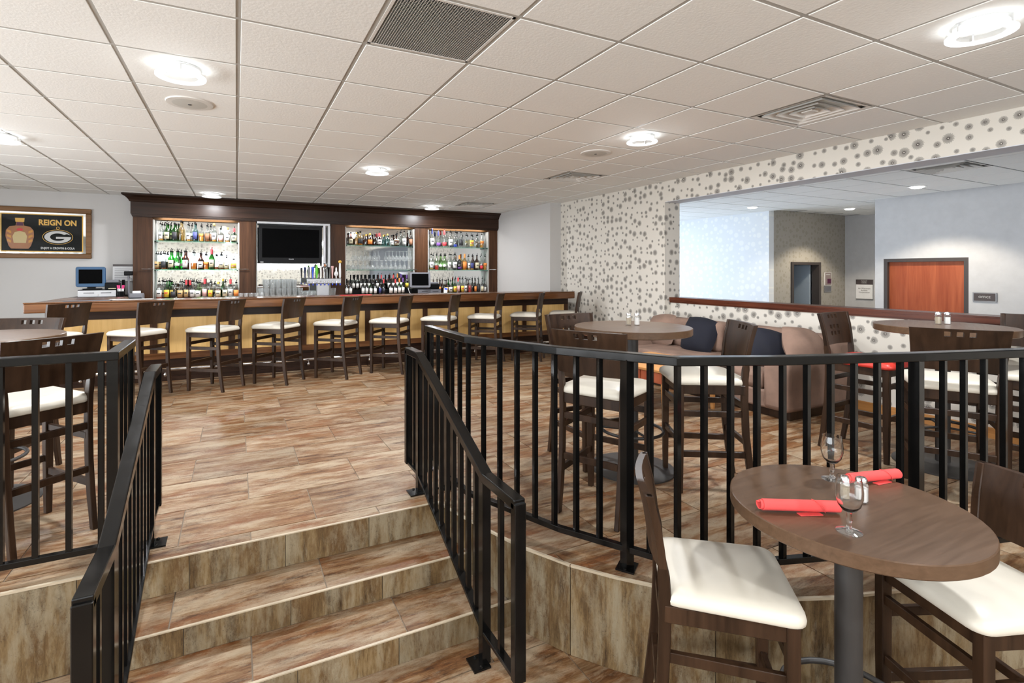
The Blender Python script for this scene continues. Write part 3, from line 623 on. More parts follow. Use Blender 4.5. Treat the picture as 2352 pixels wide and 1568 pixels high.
# ------------------------------------------------------------------ round pedestal tables
def make_table(label, ring=True, R=0.38, H=0.95):
    t = thing('pedestal_table', label, 'table', group='round high tables')
    obj('table_top', MB().lathe([(0.001,H-0.045),(R-0.004,H-0.045),(R,H-0.041),(R,H-0.003),(R-0.003,H),(0.001,H)], 56, cap=False), 'table_laminate', t, smooth=30)
    obj('mount_plate', MB().box((-0.15,-0.15,H-0.058),(0.15,0.15,H-0.0455)), 'cast_iron', t)
    lathe_obj('post', [(0.040,0.02),(0.040,H-0.058)], 'cast_iron', t, 24)
    lathe_obj('base', [(0.275,0.0),(0.275,0.008),(0.20,0.018),(0.06,0.026),(0.042,0.03)], 'cast_iron', t, 40)
    if ring:
        obj('foot_ring', MB().torus(0.20, 0.0105, (0,0,0.26)), 'cast_iron', t, smooth=60)
        for k in range(3):
            a = k*2*pi/3+0.3; obj('spoke', MB().tube([(0.03*cos(a),0.03*sin(a),0.26),(0.20*cos(a),0.20*sin(a),0.26)], 0.008, 6), 'cast_iron', t, smooth=60)
    return t
tb = make_table('round brown high table with two shakers behind the curved rail'); tb.location = (2.384,2.651,0)
dup(tb, (4.317,1.766,0), 0.4, 'round brown high table with two shakers by the low papered wall'); dup(tb, (-1.30,3.83,0), 0.9, 'round brown high table cut by the left picture edge')
nt_ = make_table('nearest round brown table set with goblets and red napkins', True, 0.36, 0.937); nt_.location = (1.856,1.015,ZL); TZ = ZL+0.937

# things on the tables
def shaker(x, y, z, fill, label, rz):
    t = thing('shaker', label, 'shaker', (x,y,z), rz, 'salt and pepper shakers')
    out = [(0.019*cos(2*pi*k/8), 0.019*sin(2*pi*k/8)) for k in range(8)]
    obj('jar', MB().loft(out, [(0.95,0.0),(1.0,0.004),(1.0,0.058),(0.78,0.067)], cap=True), 'glass', t, smooth=20)
    obj('contents', MB().loft(out, [(0.88,0.005),(0.88,0.050)]), fill, t, smooth=20)
    lathe_obj('lid', [(0.016,0.066),(0.0165,0.078),(0.012,0.085),(0.002,0.087)], 'chrome', t, 16)
for x, y, z, a, b in ((2.435,2.70,0.95,'on the table behind the curved rail','left'), (4.40,1.80,0.95,'on the right table by the low wall','right'), (1.893,1.022,TZ,'behind the near goblet','near')):
    shaker(x-0.021, y+0.017, z, 'pepper', 'glass pepper shaker with chrome lid '+a, 0.2); shaker(x+0.021, y-0.017, z, 'salt', 'glass salt shaker with chrome lid '+a, 0.5)
def goblet(x, y, z, label):
    t = thing('water_goblet', label, 'goblet', (x,y,z), 0, 'water goblets on the nearest table')
    lathe_obj('bowl', [(0.006,0.060),(0.018,0.066),(0.030,0.082),(0.036,0.105),(0.0365,0.125),(0.034,0.150),(0.0315,0.165),(0.0303,0.165),(0.0328,0.150),(0.0352,0.125),(0.0347,0.105),(0.0287,0.084),(0.017,0.070),(0.002,0.067)], 'crystal', t, 32, cap=False, sm=60)
    lathe_obj('stem', [(0.011,0.004),(0.007,0.012),(0.0062,0.030),(0.009,0.038),(0.0065,0.046),(0.007,0.062)], 'crystal', t, 20, sm=60)
    lathe_obj('foot', [(0.034,0.0),(0.0345,0.003),(0.025,0.006),(0.011,0.010)], 'glass', t, 32, sm=60)
goblet(2.02,1.163,TZ,'clear stemmed water goblet farther back on the nearest table'); goblet(1.66,0.906,TZ,'clear stemmed water goblet in front of the shakers on the nearest table')
def napkin(x, y, z, rz, L, label):
    t = thing('rolled_napkin', label, 'napkin', (x,y,z), rz, 'rolled red napkins')
    m = MB(); n = 40; pts = []
    for k in range(n+1):
        a = k/n*2*pi*2.3; r = 0.0205-0.0035*(k/n)*2.0; pts.append((r*cos(a), 0.021+r*sin(a)*0.92))
    vs = []; 
    for i, xx in enumerate((-L/2,-L/2+0.004,L/2-0.004,L/2)):
        for k, (p, q) in enumerate(pts): vs.append((xx+(-0.02*(k/n) if i < 2 else 0.0), p, q))
    N = n+1; fs = [(i*N+k, i*N+k+1, (i+1)*N+k+1, (i+1)*N+k) for i in range(3) for k in range(n)]
    o = obj('cloth_roll', m.add(vs, fs), 'napkin', t, smooth=60); sd = o.modifiers.new('thick', 'SOLIDIFY'); sd.thickness = 0.0022
    obj('cutlery_core', MB().tube([(-L/2+0.02,0,0.021),(L/2-0.005,0,0.021)], 0.0135, 12), 'napkin', t, smooth=60)
    obj('loose_corner', MB().box((-0.02,-0.03,0.0008),(0.055,-0.008,0.003)), 'napkin', t, rot=(0,0,0.15))
    obj('paper_band', MB().tube([(L*0.16+0.01*k,0.0224*cos(1.2+k*0.9),0.021+0.0208*sin(1.2+k*0.9)) for k in range(5)], 0.0010, 6), 'napkin', t, smooth=60)
napkin(1.655,1.05,TZ,radians(-30),0.235,'rolled red napkin lying left of the goblets'); napkin(2.14,1.083,TZ,radians(-14),0.22,'rolled red napkin lying at the far right of the goblets')

# ------------------------------------------------------------------ guard rails and stair rails
def bal(name, x, y, z0, z1, w, parent): return obj(name, MB().box((-w/2,-w/2,z0),(w/2,w/2,z1)), 'black_metal', parent, (x,y,0))
def plate(x, y, z, parent, rz=0):
    p = obj('base_plate', MB().box((-0.045,-0.04,0.0),(0.045,0.04,0.008)), 'black_metal', parent, (x,y,z), (0,0,rz))
    for s in (-1, 1): obj('bolt', MB().lathe([(0.009,0.008),(0.008,0.013),(0.002,0.015)], 8, (s*0.032,0.0,0)), 'black_metal', p)
def guard(path, posts, label, zt=0.957, zb=0.085, step=0.114, s_first=0.07):
    t = thing('guard_rail', label, 'railing', (0,0,0), group='black guard rails on the platform edge')
    P3 = [(x,y,zt-0.019) for x,y in path]; obj('top_rail', MB().sweep(P3, 0.052, 0.038), 'black_metal', t, bev=0.004, seg=2)
    obj('bottom_rail', MB().sweep([(x,y,zb) for x,y in path], 0.030, 0.026), 'black_metal', t, bev=0.002)
    L = along(path); s = s_first
    while s < L[-1]:
        if all(abs(s-q) > 0.045 for q in posts):
            x, y = at_len(path, L, s); bal('baluster', x, y, zb, zt-0.03, 0.0215, t)
        s += step
    for q in posts:
        x, y = at_len(path, L, q); bal('post', x, y, 0.004, zt-0.03, 0.042, t); plate(x, y, 0.0, t, 0.6)
    return t
GR = [(1.150,3.24),(1.160,2.60),(1.392,2.05),(1.672,1.592),(2.07,1.415),(2.735,1.20),(3.28,1.052),(4.2,0.80),(5.2,0.545)]
LGR = along(GR)
guard(GR, [0.02,0.34,1.565,LGR[5]-0.02,LGR[6]+0.7,LGR[-1]-0.1], 'long black metal guard rail curving along the right platform edge')
guard([(-3.4,2.80),(-0.500,2.80),(-0.505,3.24)], [0.6,1.7,2.905,3.32], 'black metal guard rail on the left platform edge', s_first=0.007)
def stair_rail(x, label, sgn):
    t = thing('stair_rail', label, 'railing', (x,0,0), group='black stair rails')
    top = [(0,3.14,0.815),(0,2.92,0.815),(0,2.01,0.415),(0,1.72,0.415)]; botp = [(0,3.14,0.11),(0,2.93,0.11),(0,2.02,-0.265),(0,1.72,-0.265)]
    obj('top_rail', MB().sweep(top, 0.050, 0.040), 'black_metal', t, bev=0.004, seg=2); obj('bottom_rail', MB().sweep(botp, 0.038, 0.018), 'black_metal', t, bev=0.002)
    def zat(path, y):
        for (_, ya, za), (_, yb, zb) in zip(path, path[1:]):
            if yb <= y <= ya: return za+(zb-za)*(ya-y)/(ya-yb)
        return path[-1][2]
    for y in (3.13,1.73): obj('end_post', MB().box((-0.025,-0.019,zat(botp,y)-0.009),(0.025,0.019,zat(top,y)+0.005)), 'black_metal', t, (0,y,0), bev=0.003)
    for y in (2.915,2.03):
        zf = 0.0 if y > 2.8 else ZL; obj('post', MB().box((-0.020,-0.020,zf+0.004),(0.020,0.020,zat(top,y)-0.01)), 'black_metal', t, (0,y,0)); plate(sgn*0.03, y, zf, t, pi/2)
    for k in range(9):
        y = 2.915-0.0885*(k+1); 
        if abs(y-2.03) > 0.04: obj('baluster', MB().box((-0.0105,-0.0105,zat(botp,y)),(0.0105,0.0105,zat(top,y)-0.01)), 'black_metal', t, (0,y,0))
    for y in (3.02,1.875): obj('baluster', MB().box((-0.0105,-0.0105,zat(botp,y)),(0.0105,0.0105,zat(top,y)-0.01)), 'black_metal', t, (0,y,0))
stair_rail(0.985, 'sloping black stair rail on the right side of the steps', -1); stair_rail(-0.375, 'sloping black stair rail on the left side of the steps', 1)

# ------------------------------------------------------------------ sofa, cushions, coffee table
sofa = thing('sofa', 'brown suede sofa along the low papered wall', 'sofa', (4.8,3.99,0))
def soft(name, a, b, mat, parent, bev=0.05, seg=3, **k): return obj(name, MB().box(a, b), mat, parent, bev=bev, seg=seg, smooth=60, **k)
obj('plinth', MB().box((-0.42,-1.12,0.0),(0.42,1.15,0.075)), 'espresso', sofa); soft('base', (-0.48,-1.14,0.075),(0.50,1.18,0.24), 'suede', sofa, 0.02)
soft('backrest', (0.22,-1.14,0.2),(0.52,1.18,0.70), 'suede', sofa, 0.08)
for y in (-1.16,0.94): soft('arm', (-0.50,y,0.08),(0.50,y+0.25,0.545), 'suede', sofa, 0.04)
for y in (-0.905,0.015): soft('seat_cushion', (-0.49,y,0.235),(0.26,y+0.915,0.40), 'suede', sofa, 0.05)
for y in (-0.90,0.02): soft('back_cushion', (0.08,y,0.39),(0.30,y+0.90,0.74), 'suede', sofa, 0.07)
def pillow(x, y, z, rot, w, mat, label, h=None):
    n = 12; h = h or w; vs = []; fs = []
    for s in (1, -1):
        for i in range(n+1):
            for j in range(n+1):
                u, v = 2*i/n-1, 2*j/n-1; e = max(0, (1-u*u))*max(0, (1-v*v)); pin = 1-0.10*(1-abs(u*v))**2
                wob = 0.008*sin(6*u+4*v)*e
                vs.append((u*w/2*(1-0.13*v*v), s*(0.115*e**0.55)+wob, v*h/2*(1-0.13*u*u)))
    N = (n+1)**2
    for s in (0, 1):
        for i in range(n):
            for j in range(n):
                q = (s*N+i*(n+1)+j, s*N+(i+1)*(n+1)+j, s*N+(i+1)*(n+1)+j+1, s*N+i*(n+1)+j+1); fs.append(q[::-1] if s == 0 else q)
    o = obj('throw_pillow', MB().add(vs, fs), mat, loc=(x,y,z), rot=rot, smooth=70)
    return tag(o, label, 'pillow', 'pillows on the sofa')
pillow(4.84,4.26,0.575,(-0.35,0.10,radians(-82)),0.43,'navy','navy velvet pillow on the sofa beside the round table'); pillow(4.68,3.27,0.55,(-0.30,0.30,radians(-42)),0.40,'navy','navy velvet pillow tilted against the brown pillow on the sofa')
pillow(4.80,3.02,0.61,(-0.60,0.20,radians(-25)),0.40,'suede','brown suede pillow leaning on the sofa arm'); pillow(4.86,4.86,0.575,(-0.35,-0.1,radians(-85)),0.42,'suede','brown suede pillow at the far end of the sofa')
ct = thing('coffee_table', 'low reddish wooden coffee table in front of the sofa', 'coffee table', (3.72,3.78,0), 0.1)
obj('table_top', MB().box((-0.40,-0.42,0.415),(0.40,0.42,0.44)), 'oak', ct, bev=0.004); obj('apron', MB().box((-0.37,-0.39,0.315),(0.37,0.39,0.415)), 'cherry', ct)
for k in range(3): obj('drawer', MB().box((-0.378,-0.36+k*0.245,0.325),(-0.37,-0.36+k*0.245+0.225,0.408)), 'cherry', ct)
for sx in (-1, 1):
    for sy in (-1, 1): obj('leg', MB().loft([(-0.022,-0.022),(0.022,-0.022),(0.022,0.022),(-0.022,0.022)], [(0.6,0),(1.0,0.315)]), 'oak', ct, (sx*0.345,sy*0.365,0))
# bottles: x, height, width, glass, liquid+tenths, label, closure, (print)
BOT = {
'A_top': [(-1.115, 0.327, 0.076, 'c', 'a3', 'W', 'p'), (-1.026, 0.331, 0.085, 'g', '-', 'C', 'p'), (-0.917, 0.305, 0.087, 'g', '-', 'K', 'k'), (-0.824, 0.345, 0.083, 'y', '-', '-', 'k'), (-0.722, 0.329, 0.075, 'c', 'a4', 'W', 'p'), (-0.622, 0.323, 0.076, 't', '-', 'N', 'k'), (-0.533, 0.311, 0.077, 'c', 'a3', 'O', 'p'), (-0.444, 0.32, 0.082, 'c', 'b5', 'B', 'p'), (-0.344, 0.314, 0.083, 'c', 'a2', 'W', 'y'), (-0.24, 0.276, 0.088, 'c', 'a2', 'P', 'p'), (-0.14, 0.254, 0.089, 'c', 'a2', 'W', 'y'), (-0.036, 0.242, 0.095, 'g', '-', 'C', 'r')],
'A_mid': [(-1.17, 0.307, 0.088, 'c', 'b2', 'T', 'p'), (-1.073, 0.314, 0.085, 'c', 'b3', 'K', 'p'), (-0.97, 0.351, 0.09, 'g', '-', 'C', 'p'), (-0.879, 0.353, 0.087, 'g', '-', 'w', 'p'), (-0.766, 0.355, 0.093, 'b', '-', 'W', 'p', '7'), (-0.646, 0.337, 0.107, 'c', 'o4', '-', 'p'), (-0.542, 0.319, 0.085, 'b', '-', 'W', 'p'), (-0.464, 0.304, 0.078, 'c', 'o5', 'O', 'p'), (-0.38, 0.347, 0.087, 'g', '-', 'C', 'r'), (-0.305, 0.26, 0.074, 'c', 'b2', '-', 'k'), (-0.233, 0.303, 0.098, 'c', 'b2', 'C', 'p'), (-0.154, 0.262, 0.086, 'c', 'a3', 'C', 'p'), (-0.043, 0.233, 0.118, 'c', '-', 'Y', 'p')],
'A_bot': [(-1.122, 0.341, 0.088, 'c', 'r4', 'W', 'p'), (-1.021, 0.34, 0.089, 'g', '-', 'Y', 'p', 'J&B'), (-0.928, 0.285, 0.081, 'c', '-', 'K', 'p'), (-0.832, 0.324, 0.095, 'c', 'b5', 'T', 'p'), (-0.745, 0.309, 0.074, 'b', '-', 'T', 'r'), (-0.657, 0.333, 0.092, 'c', '-', 'W', 'p'), (-0.573, 0.307, 0.089, 'e', '-', 'W', 'p'), (-0.48, 0.322, 0.085, 'c', '-', 'P', 'r'), (-0.393, 0.316, 0.077, 'c', 'b4', 'Y', 'p'), (-0.336, 0.285, 0.055, 'c', '-', '-', 'p'), (-0.278, 0.269, 0.091, 'c', 'b6', 'C', 'y'), (-0.208, 0.32, 0.065, 'g', '-', '-', 'y'), (-0.174, 0.315, 0.085, 'c', '-', 'C', 'p'), (-0.092, 0.314, 0.088, 'c', '-', 'W', 'r'), (-0.003, 0.308, 0.09, 'c', '-', 'O', 'p')],
'C_top': [(1.889, 0.219, 0.053, 'b', '-', '-', 'k'), (1.949, 0.241, 0.081, 'b', '-', 'C', 'k'), (2.052, 0.242, 0.061, 'c', 'a6', '-', 'y'), (2.126, 0.268, 0.096, 'y', 'a4', 'K', 'k'), (2.233, 0.209, 0.062, 'b', '-', '-', 'y'), (2.312, 0.232, 0.095, 'b', '-', 'O', 'y'), (2.41, 0.222, 0.081, 'b', '-', '-', 'k'), (2.495, 0.243, 0.102, 'b', '-', 'W', 'r'), (2.573, 0.206, 0.064, 't', '-', '-', 'y'), (2.653, 0.229, 0.097, 't', '-', '-', 'y'), (2.735, 0.211, 0.083, 'c', '-', 'W', 'k'), (2.833, 0.235, 0.114, 'b', '-', 'C', 'k'), (2.907, 0.309, 0.073, 'c', '-', '-', 'p'), (2.991, 0.34, 0.089, 'c', '-', 'W', 'p'), (3.125, 0.316, 0.082, 'b', '-', 'B', 'p')],
'D_top': [(3.578, 0.384, 0.108, 'c', '-', 'W', 'n'), (3.712, 0.337, 0.11, 'c', '-', 'V', 'n'), (3.842, 0.341, 0.104, 'c', '-', 'R', 'r'), (3.978, 0.361, 0.104, 'c', '-', 'W', 'p'), (4.091, 0.358, 0.089, 'c', 'n2', '-', 'p'), (4.213, 0.339, 0.098, 'c', '-', 'K', 'k'), (4.336, 0.306, 0.107, 'c', '-', '-', 'p'), (4.456, 0.309, 0.109, 'c', '-', 'Y', 'p'), (4.579, 0.306, 0.101, 'c', '-', '-', 'p'), (4.697, 0.333, 0.093, 'c', 'a4', 'O', 'p')],
'D_mid': [(3.559, 0.361, 0.101, 'c', 'y4', 'W', 'p'), (3.676, 0.356, 0.094, 'c', 'r3', '-', 'p'), (3.758, 0.35, 0.076, 'e', '-', 'w', 'p'), (3.845, 0.351, 0.082, 'e', '-', 'w', 'p'), (3.954, 0.36, 0.087, 'c', '-', 'W', 'p'), (4.074, 0.37, 0.097, 'c', '-', 'W', 'p'), (4.183, 0.304, 0.108, 'k', '-', 'V', 'o'), (4.298, 0.336, 0.122, 'y', 'a7', 'O', 'o'), (4.394, 0.337, 0.067, 'c', 'a3', 'W', 'p'), (4.471, 0.338, 0.08, 'c', 'a3', 'N', 'p'), (4.582, 0.355, 0.105, 'b', '-', 'C', 'p'), (4.684, 0.364, 0.082, 'c', '-', 'R', 'p'), (4.773, 0.343, 0.089, 'c', 'a5', 'O', 'p')],
'D_bot': [(3.709, 0.321, 0.065, 'b', '-', 'O', 'p'), (3.779, 0.328, 0.06, 'b', '-', '-', 'p'), (3.861, 0.305, 0.079, 'b', '-', 'T', 'p'), (3.961, 0.305, 0.093, 'c', '-', 'W', 'p'), (4.046, 0.326, 0.074, 'g', '-', 'Y', 'p'), (4.132, 0.318, 0.084, 'c', '-', 'P', 'r'), (4.214, 0.348, 0.069, 'c', 'b4', 'Y', 'p'), (4.296, 0.355, 0.079, 'c', '-', 'W', 'p'), (4.383, 0.332, 0.076, 'c', 'r7', '-', 'p'), (4.45, 0.317, 0.056, 'k', '-', '-', 'p'), (4.51, 0.316, 0.057, 'b', '-', 'O', 'p'), (4.587, 0.339, 0.087, 'c', '-', 'K', 'p'), (4.668, 0.346, 0.064, 'k', '-', 'C', 'p'), (4.741, 0.315, 0.078, 'k', '-', 'W', 'p')],
'wine_lo': [(1.842, 0.312, 0.06, 'k', '-', 'W', 'k'), (1.911, 0.311, 0.06, 'k', '-', 'W', 'k'), (2.143, 0.31, 0.065, 'k', '-', 'W', 'k'), (2.213, 0.309, 0.065, 'k', '-', 'W', 'k'), (2.29, 0.295, 0.066, 'g', '-', 'W', 'k'), (2.372, 0.295, 0.067, 'k', '-', 'W', 'k'), (2.465, 0.308, 0.061, 'k', '-', 'N', 'k'), (2.535, 0.3, 0.065, 'k', '-', 'K', 'r'), (2.677, 0.307, 0.079, 'k', '-', 'W', 'k'), (2.765, 0.299, 0.074, 'k', '-', 'W', 'r'), (2.844, 0.319, 0.066, 'g', '-', 'W', 'o'), (2.916, 0.326, 0.067, 'g', '-', 'W', 'v')],
'wine_hi': [(1.99, 0.284, 0.062, 'k', '-', 'W', 'k'), (2.064, 0.284, 0.063, 'k', '-', 'W', 'k'), (2.135, 0.284, 0.055, 'k', '-', 'W', 'k'), (2.204, 0.284, 0.055, 'k', '-', 'W', 'k'), (2.284, 0.283, 0.058, 'k', '-', 'W', 'k'), (2.368, 0.283, 0.059, 'k', '-', '-', 'k'), (2.448, 0.283, 0.059, 'k', '-', 'W', 'k'), (2.527, 0.283, 0.059, 'k', '-', '-', 'r'), (2.675, 0.282, 0.06, 'k', '-', 'W', 'k'), (2.763, 0.282, 0.06, 'k', '-', 'W', 'r'), (2.846, 0.307, 0.061, 'k', '-', 'W', 'o'), (2.919, 0.307, 0.062, 'k', '-', 'W', 'v'), (3.037, 0.281, 0.074, 'k', '-', 'Y', 'v')],
}
# ------------------------------------------------------------------ the bar
bar = thing('bar_counter', 'long wooden bar front with maple panels and chrome foot rail', 'bar', (0,7.2,0))
X0, X1 = -1.90, 5.06
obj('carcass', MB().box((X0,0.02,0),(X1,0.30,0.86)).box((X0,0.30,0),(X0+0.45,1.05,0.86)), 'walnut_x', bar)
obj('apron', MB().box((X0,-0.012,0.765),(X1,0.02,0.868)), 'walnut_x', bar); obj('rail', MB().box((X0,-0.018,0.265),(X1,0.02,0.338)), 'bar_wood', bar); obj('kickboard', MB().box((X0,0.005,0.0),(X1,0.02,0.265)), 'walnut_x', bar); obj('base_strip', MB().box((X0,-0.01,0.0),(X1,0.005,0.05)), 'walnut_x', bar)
st = [X0+0.03,-0.887,-0.055,0.804,1.659,2.510,3.357,4.208,X1-0.04]
for x in st: obj('stile', MB().box((-0.037,-0.014,0.338),(0.037,0.02,0.765)), 'walnut', bar, (x,0,0))
for a, b in zip(st, st[1:]): obj('maple_panel', MB().box((-(b-a)/2+0.037,-0.002,-0.2135),((b-a)/2-0.037,0.02,0.2135)), 'maple', bar, ((a+b)/2,0,0.5515))
obj('foot_rail', MB().tube([(X0+0.1,-0.17,0.165),(X1-0.05,-0.17,0.165)], 0.019, 12), 'chrome', bar, smooth=60)
for k in range(9):
    b = obj('foot_bracket', MB().tube([(0,0.0,0.09),(0,-0.10,0.09),(0,-0.15,0.115),(0,-0.17,0.15)], 0.011, 8), 'chrome', bar, (X0+0.35+k*0.80,0,0), smooth=60)
    obj('knob', MB().lathe([(0.002,-0.022),(0.014,-0.018),(0.020,0),(0.014,0.018),(0.002,0.022)], 10, (0,-0.17,0.105)), 'chrome', b, smooth=60)
top = thing('wooden_counter', 'thick glossy brown wooden bar top', 'counter top', (0,6.95,0))
obj('slab', MB().box((-2.02,0,0.87),(5.03,0.72,0.972)).box((-2.02,0.72,0.87),(-1.32,1.42,0.972)), 'bar_wood', top, bev=0.012, seg=2); obj('drip_edge', MB().box((-1.98,0.05,0.9721),(5.0,0.08,0.982)), 'bar_wood', top, bev=0.006, seg=2)
obj('armrest', MB().box((-2.02,-0.004,0.972),(5.03,0.045,0.984)), 'bar_wood', top, bev=0.005, seg=2)
for k, (x, y, m) in enumerate(((-1.55,7.35,'grey_plastic'), (-1.15,7.5,'white_plastic'), (1.55,7.45,'label_R'))):
    tag(obj('bar_mat', MB().box((-0.22,-0.07,0),(0.22,0.07,0.006)), m, loc=(x,y,0.9725), bev=0.002), ('flat grey menu lying on the left end of the bar', 'flat white paper mat lying on the bar', 'red bar mat near the beer taps')[k], 'mat')

# ------------------------------------------------------------------ back bar
bb = thing('back_bar', 'dark wood back bar with pilasters and deep cornice', 'back bar', (0,9.72,0))
PIL = [(-1.478,-1.215),(0.045,0.304),(1.565,1.825),(3.18,3.453),(4.827,5.018)]
for a, b in PIL: obj('pilaster', MB().box((-(b-a)/2,0,0.865),((b-a)/2,0.215,2.23)), 'walnut', bb, ((a+b)/2,0,0), bev=0.003)
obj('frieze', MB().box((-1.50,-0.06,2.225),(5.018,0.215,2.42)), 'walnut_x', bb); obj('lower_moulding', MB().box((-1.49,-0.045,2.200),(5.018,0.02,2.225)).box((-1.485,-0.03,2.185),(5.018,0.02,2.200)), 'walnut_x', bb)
m = MB(); prof = [(-0.06,2.415),(-0.075,2.42),(-0.085,2.445),(-0.12,2.485),(-0.155,2.505),(-0.165,2.515),(-0.165,2.536),(0.0,2.536),(0.0,2.415)]
ends = []
for x, s in ((-1.50,1), (5.018,0)): ends.append([(x-(s*(-y-0.06) if y < -0.06 else 0), y, z) for y, z in prof])
n = len(prof); m.add(ends[0]+ends[1], [(i,(i+1)%n,n+(i+1)%n,n+i) for i in range(n)]+[tuple(range(n-1,-1,-1)), tuple(range(n,2*n))]); obj('crown', m, 'walnut_x', bb)
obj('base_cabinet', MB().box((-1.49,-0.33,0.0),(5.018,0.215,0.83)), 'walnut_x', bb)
BAY = [(-1.215,0.045),(0.304,1.565),(1.825,3.18),(3.453,4.827)]
for i, (a, b) in enumerate(BAY):
    obj('mirror', MB().box((a,0.205,0.866),(b,0.214,2.23)), 'mirror', bb)
    if i != 1:
        obj('valance', MB().box((a,0.12,2.155),(b,0.16,2.23)), 'frame_wood', bb)
    for x in (a+0.012, b-0.012): obj('side_lining', MB().box((x-0.01,0.02,0.866),(x+0.01,0.204,2.15)), 'tbar', bb)
bt = tag(obj('back_counter', MB().box((-1.50,9.36,0.832),(5.016,9.93,0.865)), 'bar_wood', bev=0.004), 'wooden counter of the back bar that carries the bottles', 'counter top')
bc2 = thing('side_cabinet', 'dark side cabinet with an edged top carrying the left till', 'cabinet', (-1.84,9.4,0))
obj('body', MB().box((-0.36,-0.15,0),(0.33,0.5,0.89)), 'walnut_x', bc2); obj('top_board', MB().box((-0.38,-0.19,0.89),(0.335,0.52,0.932)), 'walnut_x', bc2, bev=0.012, seg=2)
SH = {'top': 1.815, 'mid': 1.345}
BN = {0: 'left', 2: 'centre right', 3: 'far right'}
for i in (0, 2, 3):
    a, b = BAY[i]
    for k, z in SH.items():
        t = thing('glass_shelf', 'green-edged glass shelf, %s one of the %s bay' % ('upper' if k == 'top' else 'lower', BN[i]), 'shelf', ((a+b)/2,9.82,z), group='glass shelves of the back bar'); w = (b-a)/2-0.026
        obj('pane', MB().box((-w,-0.095,-0.010),(w,0.10,0.0)), 'shelf_glass', t)
        for s in (-1, 1): obj('clip', MB().box((s*w-0.018,-0.06,-0.024),(s*w+0.018,0.09,-0.0105)), 'black_plastic', t)
    t = thing('shelf_lamp', 'slim lit strip lamp under the cornice of the %s bay' % BN[i], 'lamp', ((a+b)/2,9.79,2.214), group='strip lamps inside the back bar'); w = (b-a)/2-0.08
    obj('housing', MB().box((-w,-0.02,0.0),(w,0.02,0.012)), 'white_plastic', t); obj('tube', MB().box((-w+0.01,-0.012,-0.008),(w-0.01,0.012,0.0)), 'shelf_lamp', t)
    l = bpy.data.lights.new('strip_glow', 'AREA'); l.shape = 'RECTANGLE'; l.size = 2*w-0.05; l.size_y = 0.02; l.energy = 2.6; l.color = (1.0,0.97,0.93)
    lo = bpy.data.objects.new('strip_glow', l); COL.objects.link(lo); lo.parent = t; lo.location = (0,0,-0.012)
for x in (-1.30,0.09,3.12,3.50,4.88):
    t = thing('rail_stub', 'short chrome rod on a pilaster', 'rod', (x,9.70,1.352)); 
    t['label'] = {-1.30:'short chrome rod on the leftmost pilaster',0.09:'short chrome rod on the pilaster left of the television',3.12:'short chrome rod left of the right pilaster',3.50:'short chrome rod right of the right pilaster',4.88:'short chrome rod on the rightmost pilaster'}[x]
    obj('rod', MB().tube([(-0.06,0,0),(0.10,0,0)], 0.006, 8), 'chrome', t); obj('collar', MB().tube([(0.03,0,0),(0.06,0,0)], 0.010, 8), 'chrome', t)

# ------------------------------------------------------------------ bottles
BM = {}
def bottle_meshes(kind, h, w, cap):
    key = (kind, round(h,2), round(w*200), cap)
    if key in BM: return BM[key]
    r = w/2; hn = 0.055 if cap in 'pn' else 0.02; hb = h-hn
    if kind == 'wine': sh, nk = 0.60, 0.72
    elif kind == 'squat': sh, nk = 0.66, 0.80
    else: sh, nk = 0.58, 0.76
    rn = max(0.011, r*0.32)
    body = [(r*0.93,0.0),(r,0.006),(r,hb*sh),(r*0.92,hb*(sh+0.05)),(rn*1.25,hb*nk),(rn,hb*(nk+0.04)),(rn,hb)]
    if kind == 'squat': body = [(r*0.80,0.0),(r*0.86,0.006),(r,hb*0.35),(r*0.97,hb*0.5),(r*0.75,hb*0.64),(rn*1.2,hb*0.74),(rn,hb*0.78),(rn,hb)]
    res = {'glass': MB().lathe(body, 14), 'r': r, 'rn': rn, 'hb': hb, 'sh': sh}
    if cap == 'p': capm = MB().lathe([(rn*1.15,hb-0.004),(rn*1.25,hb+0.012),(rn*0.6,hb+0.016)], 8).tube([(0,0,hb+0.014),(0,0,hb+0.034),(0.012,-0.006,hb+0.054)], [0.0055,0.005,0.0035], 6)
    elif cap == 'n': capm = MB().lathe([(rn*1.2,hb*0.80),(rn*1.2,hb+0.004),(rn*0.9,hb+0.03),(0.002,h)], 8)
    else: capm = MB().lathe([(rn*1.2,hb*(0.80 if kind == 'wine' or cap in 'rov' else 0.95)),(rn*1.2,h-0.003),(rn,h)], 10)
    res['cap'] = capm; BM[key] = res
    return res
